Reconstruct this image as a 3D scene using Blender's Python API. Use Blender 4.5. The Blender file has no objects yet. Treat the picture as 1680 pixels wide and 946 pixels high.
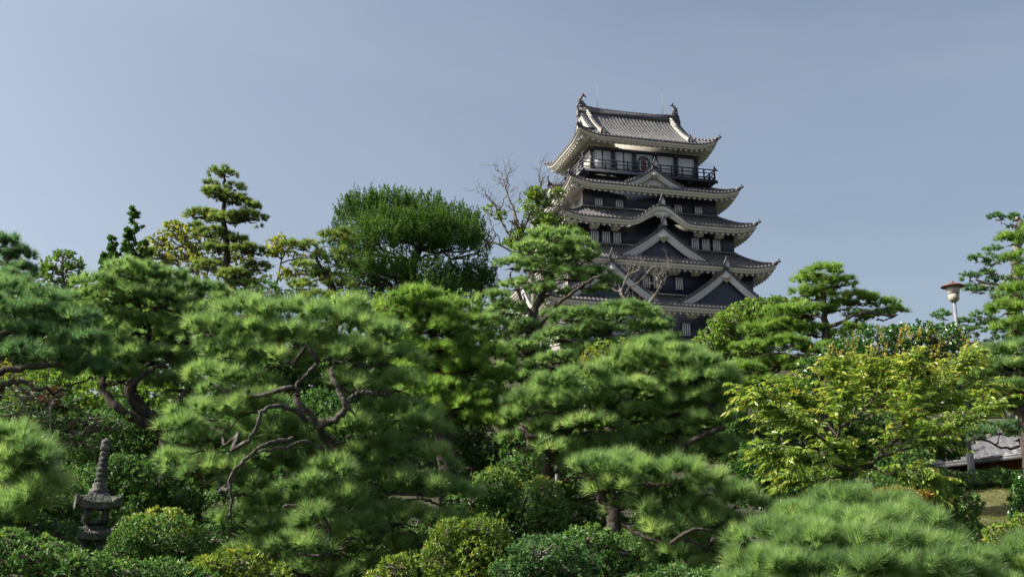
import bpy, math, random
import numpy as np
from math import sin, cos, pi, radians, hypot, atan2
SC = bpy.context.scene
COL = SC.collection
# ------------------------------------------------------------------ camera, sky, sun, exposure
F_PX, HOR = 1800.0, 457.0            # focal length and horizon offset in photo pixels (1680 wide)
PITCH = math.atan(HOR / F_PX)
cam_d = bpy.data.cameras.new('camera'); cam = bpy.data.objects.new('camera', cam_d); COL.objects.link(cam)
cam.location = (0, 0, 0); cam.rotation_euler = (pi/2 + PITCH, 0, 0)
cam_d.sensor_width = 36; cam_d.lens = 36 * F_PX / 1680; cam_d.clip_start = .1; cam_d.clip_end = 5000
SC.camera = cam
SUN_EL, SUN_B = 41.0, 3.0           # elevation; degrees the sun stands towards the camera from due left
SX, SY = -cos(radians(SUN_B)), -sin(radians(SUN_B))
w = bpy.data.worlds.new('World'); SC.world = w; w.use_nodes = True
nt = w.node_tree; bg = nt.nodes['Background']
sky = nt.nodes.new('ShaderNodeTexSky'); sky.sky_type = 'NISHITA'; sky.sun_disc = False
sky.sun_elevation = radians(SUN_EL); sky.sun_rotation = atan2(SX, SY)
sky.air_density = 1.0; sky.dust_density = 4.0; sky.ozone_density = 2.0; sky.altitude = 0
hs = nt.nodes.new('ShaderNodeHueSaturation'); hs.inputs['Saturation'].default_value = .74; hs.inputs['Hue'].default_value = .494
nt.links.new(sky.outputs[0], hs.inputs['Color'])
# thin high cloud veil
tcw = nt.nodes.new('ShaderNodeTexCoord'); mpw = nt.nodes.new('ShaderNodeMapping'); mpw.inputs['Scale'].default_value = (1.2, 1.2, 4.5); mpw.inputs['Rotation'].default_value = (0, radians(-24), 0)
nzw = nt.nodes.new('ShaderNodeTexNoise'); nzw.inputs['Scale'].default_value = 1.5; nzw.inputs['Detail'].default_value = 7; nzw.inputs['Roughness'].default_value = .55; nzw.inputs['Distortion'].default_value = .6
rpw = nt.nodes.new('ShaderNodeValToRGB'); rpw.color_ramp.elements[0].position = .42; rpw.color_ramp.elements[0].color = (0, 0, 0, 1); rpw.color_ramp.elements[1].position = .75; rpw.color_ramp.elements[1].color = (.08, .08, .08, 1)
mxw = nt.nodes.new('ShaderNodeMix'); mxw.data_type = 'RGBA'; mxw.inputs[7].default_value = (5.6, 6.2, 7.0, 1)
nt.links.new(tcw.outputs['Generated'], mpw.inputs[0]); nt.links.new(mpw.outputs[0], nzw.inputs['Vector']); nt.links.new(nzw.outputs[0], rpw.inputs[0]); nt.links.new(rpw.outputs[0], mxw.inputs[0])
nt.links.new(hs.outputs[0], mxw.inputs[6]); nt.links.new(mxw.outputs[2], bg.inputs[0])
bg.inputs[1].default_value = .083
sun_d = bpy.data.lights.new('sun', 'SUN'); sun_d.energy = 5.0; sun_d.angle = radians(.55); sun_d.color = (1, .93, .82)
sun = bpy.data.objects.new('sun', sun_d); COL.objects.link(sun)
ce = cos(radians(SUN_EL))
from mathutils import Vector
sun.rotation_euler = Vector((SX*ce, SY*ce, sin(radians(SUN_EL)))).to_track_quat('Z', 'Y').to_euler()
SC.view_settings.view_transform = 'Standard'; SC.view_settings.look = 'None'
SC.view_settings.exposure = 0.98; SC.view_settings.gamma = 1
SC.cycles.max_bounces = 8; SC.cycles.diffuse_bounces = 4; SC.cycles.glossy_bounces = 2
SC.cycles.transmission_bounces = 4; SC.cycles.transparent_max_bounces = 4
SC.cycles.use_denoising = True; SC.cycles.denoiser = 'OPENIMAGEDENOISE'; SC.cycles.denoising_input_passes = 'RGB_ALBEDO_NORMAL'; SC.cycles.denoising_prefilter = 'FAST'
QUICK = False
# ------------------------------------------------------------------ helpers
cp, sp_ = cos(PITCH), sin(PITCH)
def at(px, py, Y):
    """a place in the garden: the bearing and height read off a survey of the photo, at Y metres from the viewer"""
    a, b = px - 840, 473 - py
    v = np.array([a, cp*F_PX - sp_*b, sp_*F_PX + cp*b])
    return v / v[1] * Y
def ppm(Y): return F_PX / (Y * 1.0)
RNG = np.random.default_rng(7)
def srgb(r, g, b): return tuple(((c/255)/12.92 if c/255 <= .04045 else ((c/255+.055)/1.055)**2.4) for c in (r, g, b)) + (1,)
def build(name, V, F, mat, parent=None, tint=None, smooth=False, mats=None, midx=None):
    V = np.asarray(V, np.float32).reshape(-1, 3)
    me = bpy.data.meshes.new(name)
    if isinstance(F, np.ndarray):
        nf, k = F.shape; flat = F.astype(np.int32).ravel()
        starts = np.arange(nf, dtype=np.int32)*k; tot = np.full(nf, k, np.int32)
    else:
        tot = np.array([len(f) for f in F], np.int32); nf = len(F)
        flat = np.array([i for f in F for i in f], np.int32)
        starts = np.concatenate([[0], np.cumsum(tot)[:-1]]).astype(np.int32)
    me.vertices.add(len(V)); me.vertices.foreach_set('co', V.ravel())
    me.loops.add(len(flat)); me.loops.foreach_set('vertex_index', flat)
    me.polygons.add(nf); me.polygons.foreach_set('loop_start', starts); me.polygons.foreach_set('loop_total', tot)
    if smooth: me.polygons.foreach_set('use_smooth', np.ones(nf, bool))
    for m in (mats or [mat]): me.materials.append(m)
    if midx is not None: me.polygons.foreach_set('material_index', np.asarray(midx, np.int32))
    if tint is not None:
        a = me.attributes.new('tint', 'FLOAT', 'POINT'); a.data.foreach_set('value', np.asarray(tint, np.float32))
    me.update(calc_edges=True)
    o = bpy.data.objects.new(name, me); COL.objects.link(o)
    if parent is not None: o.parent = parent
    return o
def empty(name, loc, rz=0):
    o = bpy.data.objects.new(name, None); COL.objects.link(o); o.location = loc; o.rotation_euler = (0, 0, rz)
    o.empty_display_size = .2
    return o
def tag(o, label=None, cat=None, group=None, kind=None):
    if label: o['label'] = label
    if cat: o['category'] = cat
    if group: o['group'] = group
    if kind: o['kind'] = kind
    return o
class MB:
    def __init__(s): s.V = []; s.F = []; s.n = 0
    def add(s, V, F):
        V = np.asarray(V, float).reshape(-1, 3); s.V.append(V)
        s.F += [[int(i)+s.n for i in f] for f in F]; s.n += len(V)
    def box(s, x0, x1, y0, y1, z0, z1):
        s.add([(x0,y0,z0),(x1,y0,z0),(x1,y1,z0),(x0,y1,z0),(x0,y0,z1),(x1,y0,z1),(x1,y1,z1),(x0,y1,z1)],
              [(0,3,2,1),(4,5,6,7),(0,1,5,4),(1,2,6,5),(2,3,7,6),(3,0,4,7)])
    def bar(s, p, q, w, h, up=(0,0,1)):
        p = np.array(p, float); q = np.array(q, float); d = q-p; d /= np.linalg.norm(d)
        sd = np.cross(d, up); sd /= np.linalg.norm(sd); u = np.cross(sd, d)
        V = [c + a*sd*w/2 + b*u*h/2 for c in (p, q) for a, b in ((-1,-1),(1,-1),(1,1),(-1,1))]
        s.add(V, [(0,1,2,3),(7,6,5,4),(0,4,5,1),(1,5,6,2),(2,6,7,3),(3,7,4,0)])
    def tube(s, P, R, n=6, cap=True):
        V, F = tube(P, R, n, cap); s.add(V, F)
    def lathe(s, c, prof, n=16, square=False, rot=0, tilt=(0,0)):
        V = []
        for r, z in prof:
            for i in range(n):
                a = 2*pi*i/n + rot
                V.append((c[0]+r*cos(a)+tilt[0]*z, c[1]+r*sin(a)+tilt[1]*z, c[2]+z))
        F = [(k*n+i, k*n+(i+1)%n, (k+1)*n+(i+1)%n, (k+1)*n+i) for k in range(len(prof)-1) for i in range(n)]
        F += [tuple(range(n))[::-1], tuple((len(prof)-1)*n+i for i in range(n))]
        s.add(V, F)
    def prism(s, poly, y0, y1):
        """poly in x,z extruded from y0 to y1"""
        n = len(poly)
        s.add([(x, y0, z) for x, z in poly]+[(x, y1, z) for x, z in poly],
              [tuple(range(n))[::-1], tuple(range(n, 2*n))]+[(i, (i+1)%n, n+(i+1)%n, n+i) for i in range(n)])
    def grid(s, P):
        P = np.asarray(P, float); a, b = P.shape[:2]
        s.add(P.reshape(-1, 3), [(i*b+j, i*b+j+1, (i+1)*b+j+1, (i+1)*b+j) for i in range(a-1) for j in range(b-1)])
    def build(s, name, mat, parent=None, smooth=False):
        return build(name, np.concatenate(s.V), s.F, mat, parent, smooth=smooth)
def tube(P, R, n=6, cap=True):
    P = np.asarray(P, float); R = np.broadcast_to(np.asarray(R, float), (len(P),))
    T = np.gradient(P, axis=0); T /= np.linalg.norm(T, axis=1)[:, None] + 1e-9
    ref = np.array([.31, .17, .93]) if abs(T[0][2]) < .9 else np.array([1., .1, 0])
    A = np.cross(T, ref); A /= np.linalg.norm(A, axis=1)[:, None] + 1e-9; B = np.cross(T, A)
    an = np.arange(n)*2*pi/n
    V = (P[:, None] + R[:, None, None]*(np.cos(an)[None, :, None]*A[:, None] + np.sin(an)[None, :, None]*B[:, None])).reshape(-1, 3)
    F = [(k*n+i, k*n+(i+1) % n, (k+1)*n+(i+1) % n, (k+1)*n+i) for k in range(len(P)-1) for i in range(n)]
    if cap: F += [tuple(range(n))[::-1], tuple((len(P)-1)*n+i for i in range(n))]
    return V, F
# ------------------------------------------------------------------ materials
def mat(name, c1, c2=None, rough=.7, scale=4, detail=6, bump=0, bscale=None, c3=None, spec=.4, coords='Object', metal=0, stretch=None):
    m = bpy.data.materials.new(name); m.use_nodes = True; n = m.node_tree; N = n.nodes; b = N['Principled BSDF']
    b.inputs['Roughness'].default_value = rough; b.inputs['Specular IOR Level'].default_value = spec; b.inputs['Metallic'].default_value = metal
    if c2 is None and not bump: b.inputs['Base Color'].default_value = (*c1, 1); return m
    tc = N.new('ShaderNodeTexCoord'); mp = N.new('ShaderNodeMapping'); n.links.new(tc.outputs[coords], mp.inputs[0])
    if stretch: mp.inputs['Scale'].default_value = stretch
    t = N.new('ShaderNodeTexNoise'); t.inputs['Scale'].default_value = scale; t.inputs['Detail'].default_value = detail
    t.inputs['Roughness'].default_value = .65
    n.links.new(mp.outputs[0], t.inputs['Vector'])
    r = N.new('ShaderNodeValToRGB'); r.color_ramp.elements[0].position = .32; r.color_ramp.elements[1].position = .68
    r.color_ramp.elements[0].color = (*c1, 1); r.color_ramp.elements[1].color = (*(c2 or c1), 1)
    if c3: e = r.color_ramp.elements.new(.5); e.color = (*c3, 1)
    n.links.new(t.outputs[0], r.inputs[0]); n.links.new(r.outputs[0], b.inputs['Base Color'])
    if bump:
        t2 = N.new('ShaderNodeTexNoise'); t2.inputs['Scale'].default_value = bscale or scale*4; t2.inputs['Detail'].default_value = 5
        n.links.new(mp.outputs[0], t2.inputs['Vector'])
        bp = N.new('ShaderNodeBump'); bp.inputs['Strength'].default_value = bump; bp.inputs['Distance'].default_value = .03
        n.links.new(t2.outputs[0], bp.inputs['Height']); n.links.new(bp.outputs[0], b.inputs['Normal'])
    return m
def leafmat(name, cols, trans=.3, rough=.5, spec=.35, tcol=1.35):
    """cols: colours along each leaf's own random tint, dark to light/yellow"""
    m = bpy.data.materials.new(name); m.use_nodes = True; n = m.node_tree; N = n.nodes; b = N['Principled BSDF']; out = N['Material Output']
    at_ = N.new('ShaderNodeAttribute'); at_.attribute_name = 'tint'
    r = N.new('ShaderNodeValToRGB'); el = r.color_ramp.elements
    pos = [c[0] for c in cols]; el[0].position = pos[0]; el[0].color = (*cols[0][1], 1); el[1].position = pos[-1]; el[1].color = (*cols[-1][1], 1)
    for p, c in cols[1:-1]: e = el.new(p); e.color = (*c, 1)
    n.links.new(at_.outputs['Fac'], r.inputs[0]); n.links.new(r.outputs[0], b.inputs['Base Color'])
    b.inputs['Roughness'].default_value = rough; b.inputs['Specular IOR Level'].default_value = spec
    tr = N.new('ShaderNodeBsdfTranslucent'); mx = N.new('ShaderNodeMixShader'); mx.inputs[0].default_value = trans
    mu = N.new('ShaderNodeVectorMath'); mu.operation = 'MULTIPLY'; mu.inputs[1].default_value = (tcol*1.05, tcol*1.1, tcol*.75)
    n.links.new(r.outputs[0], mu.inputs[0]); n.links.new(mu.outputs[0], tr.inputs[0])
    n.links.new(b.outputs[0], mx.inputs[1]); n.links.new(tr.outputs[0], mx.inputs[2]); n.links.new(mx.outputs[0], out.inputs[0])
    return m
PLASTER = mat('white_plaster', (.56,.54,.49), (.68,.66,.60), .85, .8, 8, bump=.15, bscale=6)
PLASTER2 = mat('grey_white_board', (.60,.605,.62), (.70,.705,.72), .8, 1.2, 6, bump=.1)
EAVE = mat('cream_eave_plaster', (.66,.64,.58), (.78,.76,.69), .85, 1.1, 8, bump=.1)
TILE = mat('roof_tile', (.042,.041,.046), (.130,.117,.108), .55, 2.2, 5, c3=(.085,.084,.088), spec=.4)
TILECAP = mat('roof_tile_caps', (.08,.079,.08), (.19,.185,.175), .6, 5, 6)
RIDGE = mat('ridge_tile', (.055,.057,.066), (.13,.128,.135), .55, 4, 8, bump=.4, bscale=14)
WOODK = mat('black_timber', (.012,.015,.026), (.030,.034,.050), .5, 3, 6, bump=.1)
RPLAS = mat('ridge_plaster', (.34,.33,.30), (.46,.45,.41), .85, 2, 6)
BARS = mat('pale_window_bars', (.68,.68,.70), (.80,.80,.82), .7, 3, 4)
DARK = mat('dark_interior', (.012,.013,.018), rough=.8)
GOLD = mat('brass_stud', (.35,.26,.10), rough=.45, metal=.6)
REDWOOD = mat('red_brown_door', (.15,.055,.028), (.21,.085,.045), .6, 5, 4)
GREYSH = mat('grey_shutter', (.22,.22,.23), (.30,.30,.30), .7, 4, 4)
STONEW = mat('stone_wall', (.12,.115,.10), (.34,.31,.27), .9, 1.4, 9, bump=.7, bscale=4, c3=(.22,.205,.18))
def iron():
    m = mat('black_iron_plates', (.021,.026,.048), (.032,.039,.068), .48, 2.5, 7, spec=.5)
    n = m.node_tree; N = n.nodes; b = N['Principled BSDF']
    tc = N.new('ShaderNodeTexCoord'); mp = N.new('ShaderNodeMapping'); mp.inputs['Rotation'].default_value = (pi/2, 0, 0)
    n.links.new(tc.outputs['Object'], mp.inputs[0])
    br = N.new('ShaderNodeTexBrick'); br.inputs['Scale'].default_value = 1; br.inputs['Brick Width'].default_value = .16
    br.inputs['Row Height'].default_value = 1.1; br.inputs['Mortar Size'].default_value = .008; br.offset = .5
    br.inputs['Color1'].default_value = (1,1,1,1); br.inputs['Color2'].default_value = (.6,.6,.6,1); br.inputs['Mortar'].default_value = (0,0,0,1)
    n.links.new(mp.outputs[0], br.inputs[0])
    bp = N.new('ShaderNodeBump'); bp.inputs['Strength'].default_value = .5; bp.inputs['Distance'].default_value = .02
    bp.inputs['Strength'].default_value = .2; n.links.new(br.outputs[0], bp.inputs['Height']); n.links.new(bp.outputs[0], b.inputs['Normal'])
    return m
IRON = iron()
BARK = mat('pine_bark', (.022,.017,.013), (.11,.088,.072), .95, 9, 8, bump=1, bscale=26, c3=(.05,.040,.032), stretch=(1,1,.35))
BARKL = mat('lichened_bark', (.026,.022,.019), (.165,.155,.145), .95, 11, 8, bump=1, bscale=30, c3=(.062,.054,.046))
DEADW = mat('dead_wood', (.13,.115,.095), (.30,.27,.235), .9, 9, 6, bump=.5)
BARKG = mat('grey_bark', (.09,.08,.068), (.26,.235,.20), .9, 8, 7, bump=.6)
STONE = mat('weathered_stone', (.022,.027,.020), (.17,.16,.15), .95, 9, 10, bump=1, bscale=22, c3=(.065,.072,.060))
PINE = leafmat('pine_needles', [(0, (0.059, 0.1205, 0.0491)), (0.35, (0.1551, 0.26, 0.0949)), (0.75, (0.2612, 0.3932, 0.1406)), (1, (0.4044, 0.4756, 0.1799))], .5, .42, .45)
PINED = leafmat('pine_needles_deep', [(0, (0.0446, 0.1043, 0.0492)), (0.5, (0.1115, 0.2225, 0.0954)), (1, (0.2324, 0.3547, 0.1415))], .5, .42, .45)
PINEY = leafmat('pine_needles_fresh', [(0, (0.0826, 0.1559, 0.0301)), (0.5, (0.1953, 0.3305, 0.0684)), (1, (0.3604, 0.4616, 0.1164))], .5, .42, .45)
PINEO = leafmat('pine_needles_olive', [(0, (0.0561, 0.1073, 0.0334)), (0.5, (0.1871, 0.2605, 0.0667)), (1, (0.4055, 0.4596, 0.1068))], .45, .5, .25)
JUNI = leafmat('juniper_scales', [(0, (0.0251, 0.065, 0.0135)), (0.5, (0.0766, 0.1681, 0.0288)), (1, (0.1739, 0.2873, 0.044))], 0.3, .6, .25)
YELG = leafmat('yellow_green_leaves', [(0, (0.105, 0.15, 0.013)), (0.5, (0.255, 0.285, 0.0233)), (1, (0.45, 0.405, 0.0389))], .4, .45, .4)
CHERRY = leafmat('cherry_leaves', [(0, (0.0784, 0.1508, 0.0224)), (0.45, (0.1715, 0.2808, 0.0384)), (0.8, (0.294, 0.3744, 0.056)), (1, (0.4116, 0.3536, 0.048))], .42, .38, .5)
AZAL = leafmat('azalea_leaves', [(0, (0.0289, 0.0794, 0.0216)), (0.5, (0.0866, 0.1872, 0.0454)), (0.85, (0.1675, 0.2722, 0.0648)), (1, (0.3696, 0.3742, 0.0648))], .3, .5, .28)
AZALY = leafmat('azalea_leaves_yellow', [(0, (0.0575, 0.1166, 0.0203)), (0.5, (0.1645, 0.2512, 0.0406)), (1, (0.4934, 0.4843, 0.0507))], .3, .5, .28)
GLOSS = leafmat('glossy_leaves', [(0, (0.0242, 0.0755, 0.0141)), (0.6, (0.0665, 0.1762, 0.0282)), (1, (0.151, 0.2894, 0.0422))], .12, .25, .65)
CAMPH = leafmat('camphor_leaves', [(0, (0.0531, 0.1175, 0.0221)), (0.5, (0.1415, 0.2442, 0.0398)), (1, (0.3009, 0.3978, 0.0662))], .4, .5, .2)
SHOOT = leafmat('orange_shoots', [(0,(.12,.18,.03)),(.6,(.24,.25,.04)),(1,(.40,.26,.05))], .35, .5)
BLUEG = leafmat('blue_green_leaves', [(0, (0.0321, 0.0838, 0.0267)), (0.6, (0.0921, 0.1957, 0.0631)), (1, (0.2072, 0.3167, 0.0851))], .3, .5, .28)
REDL = leafmat('red_brown_leaves', [(0,(.05,.02,.012)),(1,(.14,.06,.035))], .3, .5)
ORNG = leafmat('ochre_leaves', [(0,(.12,.09,.012)),(1,(.38,.25,.03))], .3, .5)
GRASSM = leafmat('grass_blades', [(0,(.05,.08,.015)),(.6,(.13,.15,.03)),(1,(.26,.22,.07))], .3, .6)
# ------------------------------------------------------------------ foliage
def unit(v): return v / (np.linalg.norm(v, axis=-1, keepdims=True) + 1e-9)
def rosettes(C, A, n, L, W, lo, hi, rng, shaft=.25, t0=None, tj=.18, diamond=False, droop=0.):
    """n blades round each shoot C (axis A), angle from the axis between lo and hi (radians)"""
    M = len(C); A = unit(A)
    ref = np.where(np.abs(A[:, 2:3]) > .9, np.array([[1., 0, 0]]), np.array([[0, 0, 1.]]))
    U = unit(np.cross(A, ref)); V = np.cross(A, U)
    ph = rng.uniform(0, 2*pi, (M, n)); th = lo + (hi-lo)*rng.random((M, n))**.8
    D = np.cos(th)[..., None]*A[:, None] + np.sin(th)[..., None]*(np.cos(ph)[..., None]*U[:, None] + np.sin(ph)[..., None]*V[:, None])
    if droop: D = D + np.array([0, 0, -droop]); D = unit(D)
    l = L*rng.uniform(.75, 1.12, (M, n))*rng.uniform(.62, 1.15, (M, 1))
    if np.ndim(L) == 1: pass
    base = C[:, None] + A[:, None]*(rng.random((M, n))*shaft*L)[..., None]
    tip = base + D*l[..., None]
    S = unit(np.cross(D, rng.normal(size=(M, n, 3))))*(W/2)
    if t0 is None: t0 = rng.random(M)
    t = np.clip(np.asarray(t0)[:, None] + rng.normal(0, tj, (M, n)), 0, 1)
    if diamond:
        mid = base + D*(l*.5)[..., None]; fold = unit(np.cross(S, D))*(W*.18)
        VV = np.stack([base, mid+S+fold, tip, mid-S+fold], 2).reshape(-1, 3)
        k = np.arange(M*n)[:, None]*4
        FF = np.concatenate([k+np.array([[0, 1, 2]]), k+np.array([[0, 2, 3]])])
        return VV, FF, np.repeat(t.ravel(), 4)
    VV = np.stack([base-S, base+S, tip], 2).reshape(-1, 3)
    FF = np.arange(M*n*3).reshape(-1, 3)
    return VV, FF, np.repeat(t.ravel(), 3)
def cat_mesh(parts):
    V = np.concatenate([p[0] for p in parts]); off = 0; F = []
    for p in parts: F.append(p[1]+off); off += len(p[0])
    return V, np.concatenate(F), np.concatenate([p[2] for p in parts])
def sphere_dirs(n, rng, zmin=-1.):
    z = rng.uniform(zmin, 1, n); a = rng.uniform(0, 2*pi, n); r = np.sqrt(1-z*z)
    return np.stack([r*np.cos(a), r*np.sin(a), z], 1)
def fib_dirs(n, rng, zmin=-.25):
    i = np.arange(n)+.5; z = 1-(1-zmin)*i/n; a = i*2.39996+rng.uniform(0, 6); r = np.sqrt(np.maximum(0, 1-z*z))
    d = np.stack([r*np.cos(a), r*np.sin(a), z], 1) + rng.normal(0, .12, (n, 3)); return unit(d)
def wig(p, q, k, amp, rng, sag=0):
    p = np.array(p); q = np.array(q); t = np.linspace(0, 1, k)[:, None]
    P = p+(q-p)*t; L = np.linalg.norm(q-p)
    N = rng.normal(0, 1, (k, 3)); N[0] = N[-1] = 0
    P = P + N*amp*L + np.array([0, 0, 1])*(np.sin(t*pi)*sag*L)
    return P
def tubes_to(name, tl, m, parent, n=6):
    V = []; F = []; o = 0
    for P, R in tl:
        v, f = tube(P, R, n, True); V.append(v); F += [[i+o for i in g] for g in f]; o += len(v)
    return build(name, np.concatenate(V), F, m, parent, smooth=True)
def catmull(P, k=5):
    P = np.array(P, float); Q = np.vstack([2*P[0]-P[1], P, 2*P[-1]-P[-2]]); out = []
    for i in range(1, len(Q)-2):
        for t in np.linspace(0, 1, k, endpoint=False):
            a, b, c, d = Q[i-1], Q[i], Q[i+1], Q[i+2]
            out.append(.5*((2*b)+(-a+c)*t+(2*a-5*b+4*c-d)*t*t+(-a+3*b-3*c+d)*t**3))
    out.append(Q[-2]); return np.array(out)
def ground_z(x, y):
    x = np.asarray(x, float); y = np.asarray(y, float)
    z = -1.7 + .18*np.clip(y-6, 0, 34) + .10*np.clip(y-40, 0, 25)
    m = np.exp(-((np.maximum(0, np.abs(x-11)-17)/12)**2) - (np.maximum(0, np.abs(y-95)-15)/11)**2)
    z = z*(1-m) + 15.2*m
    return z + .12*np.sin(x*.9+1.3)*np.cos(y*.7) + .05*np.sin(x*2.3)*np.sin(y*1.9+x)
def pine(label, Y, trunk, pads, m=PINE, name='pine_tree', L=.125, N=None, dens=1.0, W=None, tr=.09, zmin=-.15, seed=1,
         limbs=(), clump=.19, bark=BARK, bias=0., up=.35, group=None, thin=1.0, rzf=1.0, hubdrop=.35):
    """trunk: [(px,py,dY)...] from the base up; pads: (px,py,rx,ry[,dY]) in photo units"""
    rng = np.random.default_rng(seed); pm = ppm(Y)
    if N is None: N = int(np.clip(84*13/Y, 26, 110))
    if W is None: W = .0042*max(1, Y/13)**1.05
    T = catmull([at(a, b, Y+(c if c is not None else 0)) for a, b, c in trunk], 6)
    base = T[0].copy(); gz = float(ground_z(base[0], base[1]))
    if base[2] > gz+.05: T = np.vstack([[base[0], base[1], gz-.1], (base+[base[0], base[1], gz-.1])/2+[.04, 0, 0], T])
    base = np.array([T[0][0], T[0][1], gz])
    root = empty(name, base); tag(root, label, 'pine tree', group)
    T = T + rng.normal(0, tr*.18, T.shape)*np.linspace(.3, 1, len(T))[:, None]
    TR = tr*np.linspace(1.25, .28, len(T))*rng.uniform(.85, 1.15, len(T))
    tubes = [(T-base, TR)]; limb = []; tw = []
    for lb in limbs:
        P = catmull([at(a, b, Y+c) for a, b, c in lb[0]], 5); P = P+rng.normal(0, lb[1]*.3, P.shape)
        limb.append((P-base, np.linspace(lb[1], lb[2], len(P))*rng.uniform(.9, 1.12, len(P))))
    parts = []; nodes = [T] + [np.array(l[0])+base for l in limb]
    allp = np.concatenate(nodes)
    for pad in pads:
        px, py, rx, ry = pad[:4]; dy = pad[4] if len(pad) > 4 else rng.uniform(-.35, .35)*rx/pm*1.5
        c = at(px, py, Y+dy); rch = clump*.42+L*.62; RX = max(rx/pm-rch, rx/pm*.5); RZ = max(ry/pm-rch*.75, ry/pm*.42)*rzf; RY = RX*.95
        c = c + np.array([0, 0, min(0, ry/pm-(RZ*1.1+rch*.75))])
        area = (RX*RY*pi + RX*RZ*3)*1.0
        n = max(6, int(dens*(area+.25*RX)/(clump*clump*.85)))
        d = fib_dirs(n, rng, zmin)
        cc = c + d*np.array([RX, RY, RZ])*rng.uniform(.62, 1.18, (n, 1)) - np.array([0, 0, RZ*.3])
        cd = unit(d*np.array([1/RX, 1/RY, 1/RZ])*RX + np.array([0, 0, up*1.2]) + rng.normal(0, .15, (n, 3)))
        # limb to the pad
        hub = c - np.array([0, 0, RZ*hubdrop])
        dd = np.linalg.norm((allp-hub)*np.array([1, 1, 1.0]) , axis=1) + 3*np.maximum(0, allp[:, 2]-hub[2]+.05)
        s = allp[int(np.argmin(dd))]; ln = np.linalg.norm(hub-s)
        if ln > .15:
            P = wig(s, hub, 9, .05, rng, -.10); r0 = min(tr*.42, .015+.014*ln)*thin; limb.append((P-base, np.linspace(r0, r0*.42, 9)))
            allp = np.vstack([allp, P[3:]])
        idx = rng.permutation(n)[:max(4, int(n*.6))]
        for i in idx:
            e = cc[i]-cd[i]*clump*.35
            h = hub + (e-hub)*rng.uniform(.0, .35)
            tw.append((wig(hub*.999, e, 4, .07, rng, -.08)-base, np.linspace(.013, .0045, 4)*max(1, Y/15)**.8*(1 if ln else 1)))
        # shoots of every clump
        k = 7
        sd = sphere_dirs(n*k, rng, -.1).reshape(n, k, 3)
        ax = unit(sd + cd[:, None]*1.15)
        pc = cc[:, None] + ax*clump*rng.uniform(.15, .85, (n, k, 1))*np.array([1.15, 1.15, .7])
        axs = unit(ax*.8+np.array([0, 0, up])+rng.normal(0, .12, (n, k, 3)))
        t0 = np.clip(.42 + bias + rng.normal(0, .12, (n, 1)) + rng.normal(0, .17, (n, k)), 0, .9)
        old = rng.random((n, k)) < .003; t0 = np.where(old, 1.0, t0)
        parts.append(rosettes(pc.reshape(-1, 3)-base, axs.reshape(-1, 3), N, L*1.2, W*1.3, .10, 1.12, rng, .28, t0.ravel(), .08))
    V, F, t = cat_mesh(parts)
    tubes_to('trunk', tubes, bark, root, 9)
    build('crown', V, F, m, root, t)
    tubes_to('branches', limb+tw, bark, root, 6)
    return root
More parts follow.
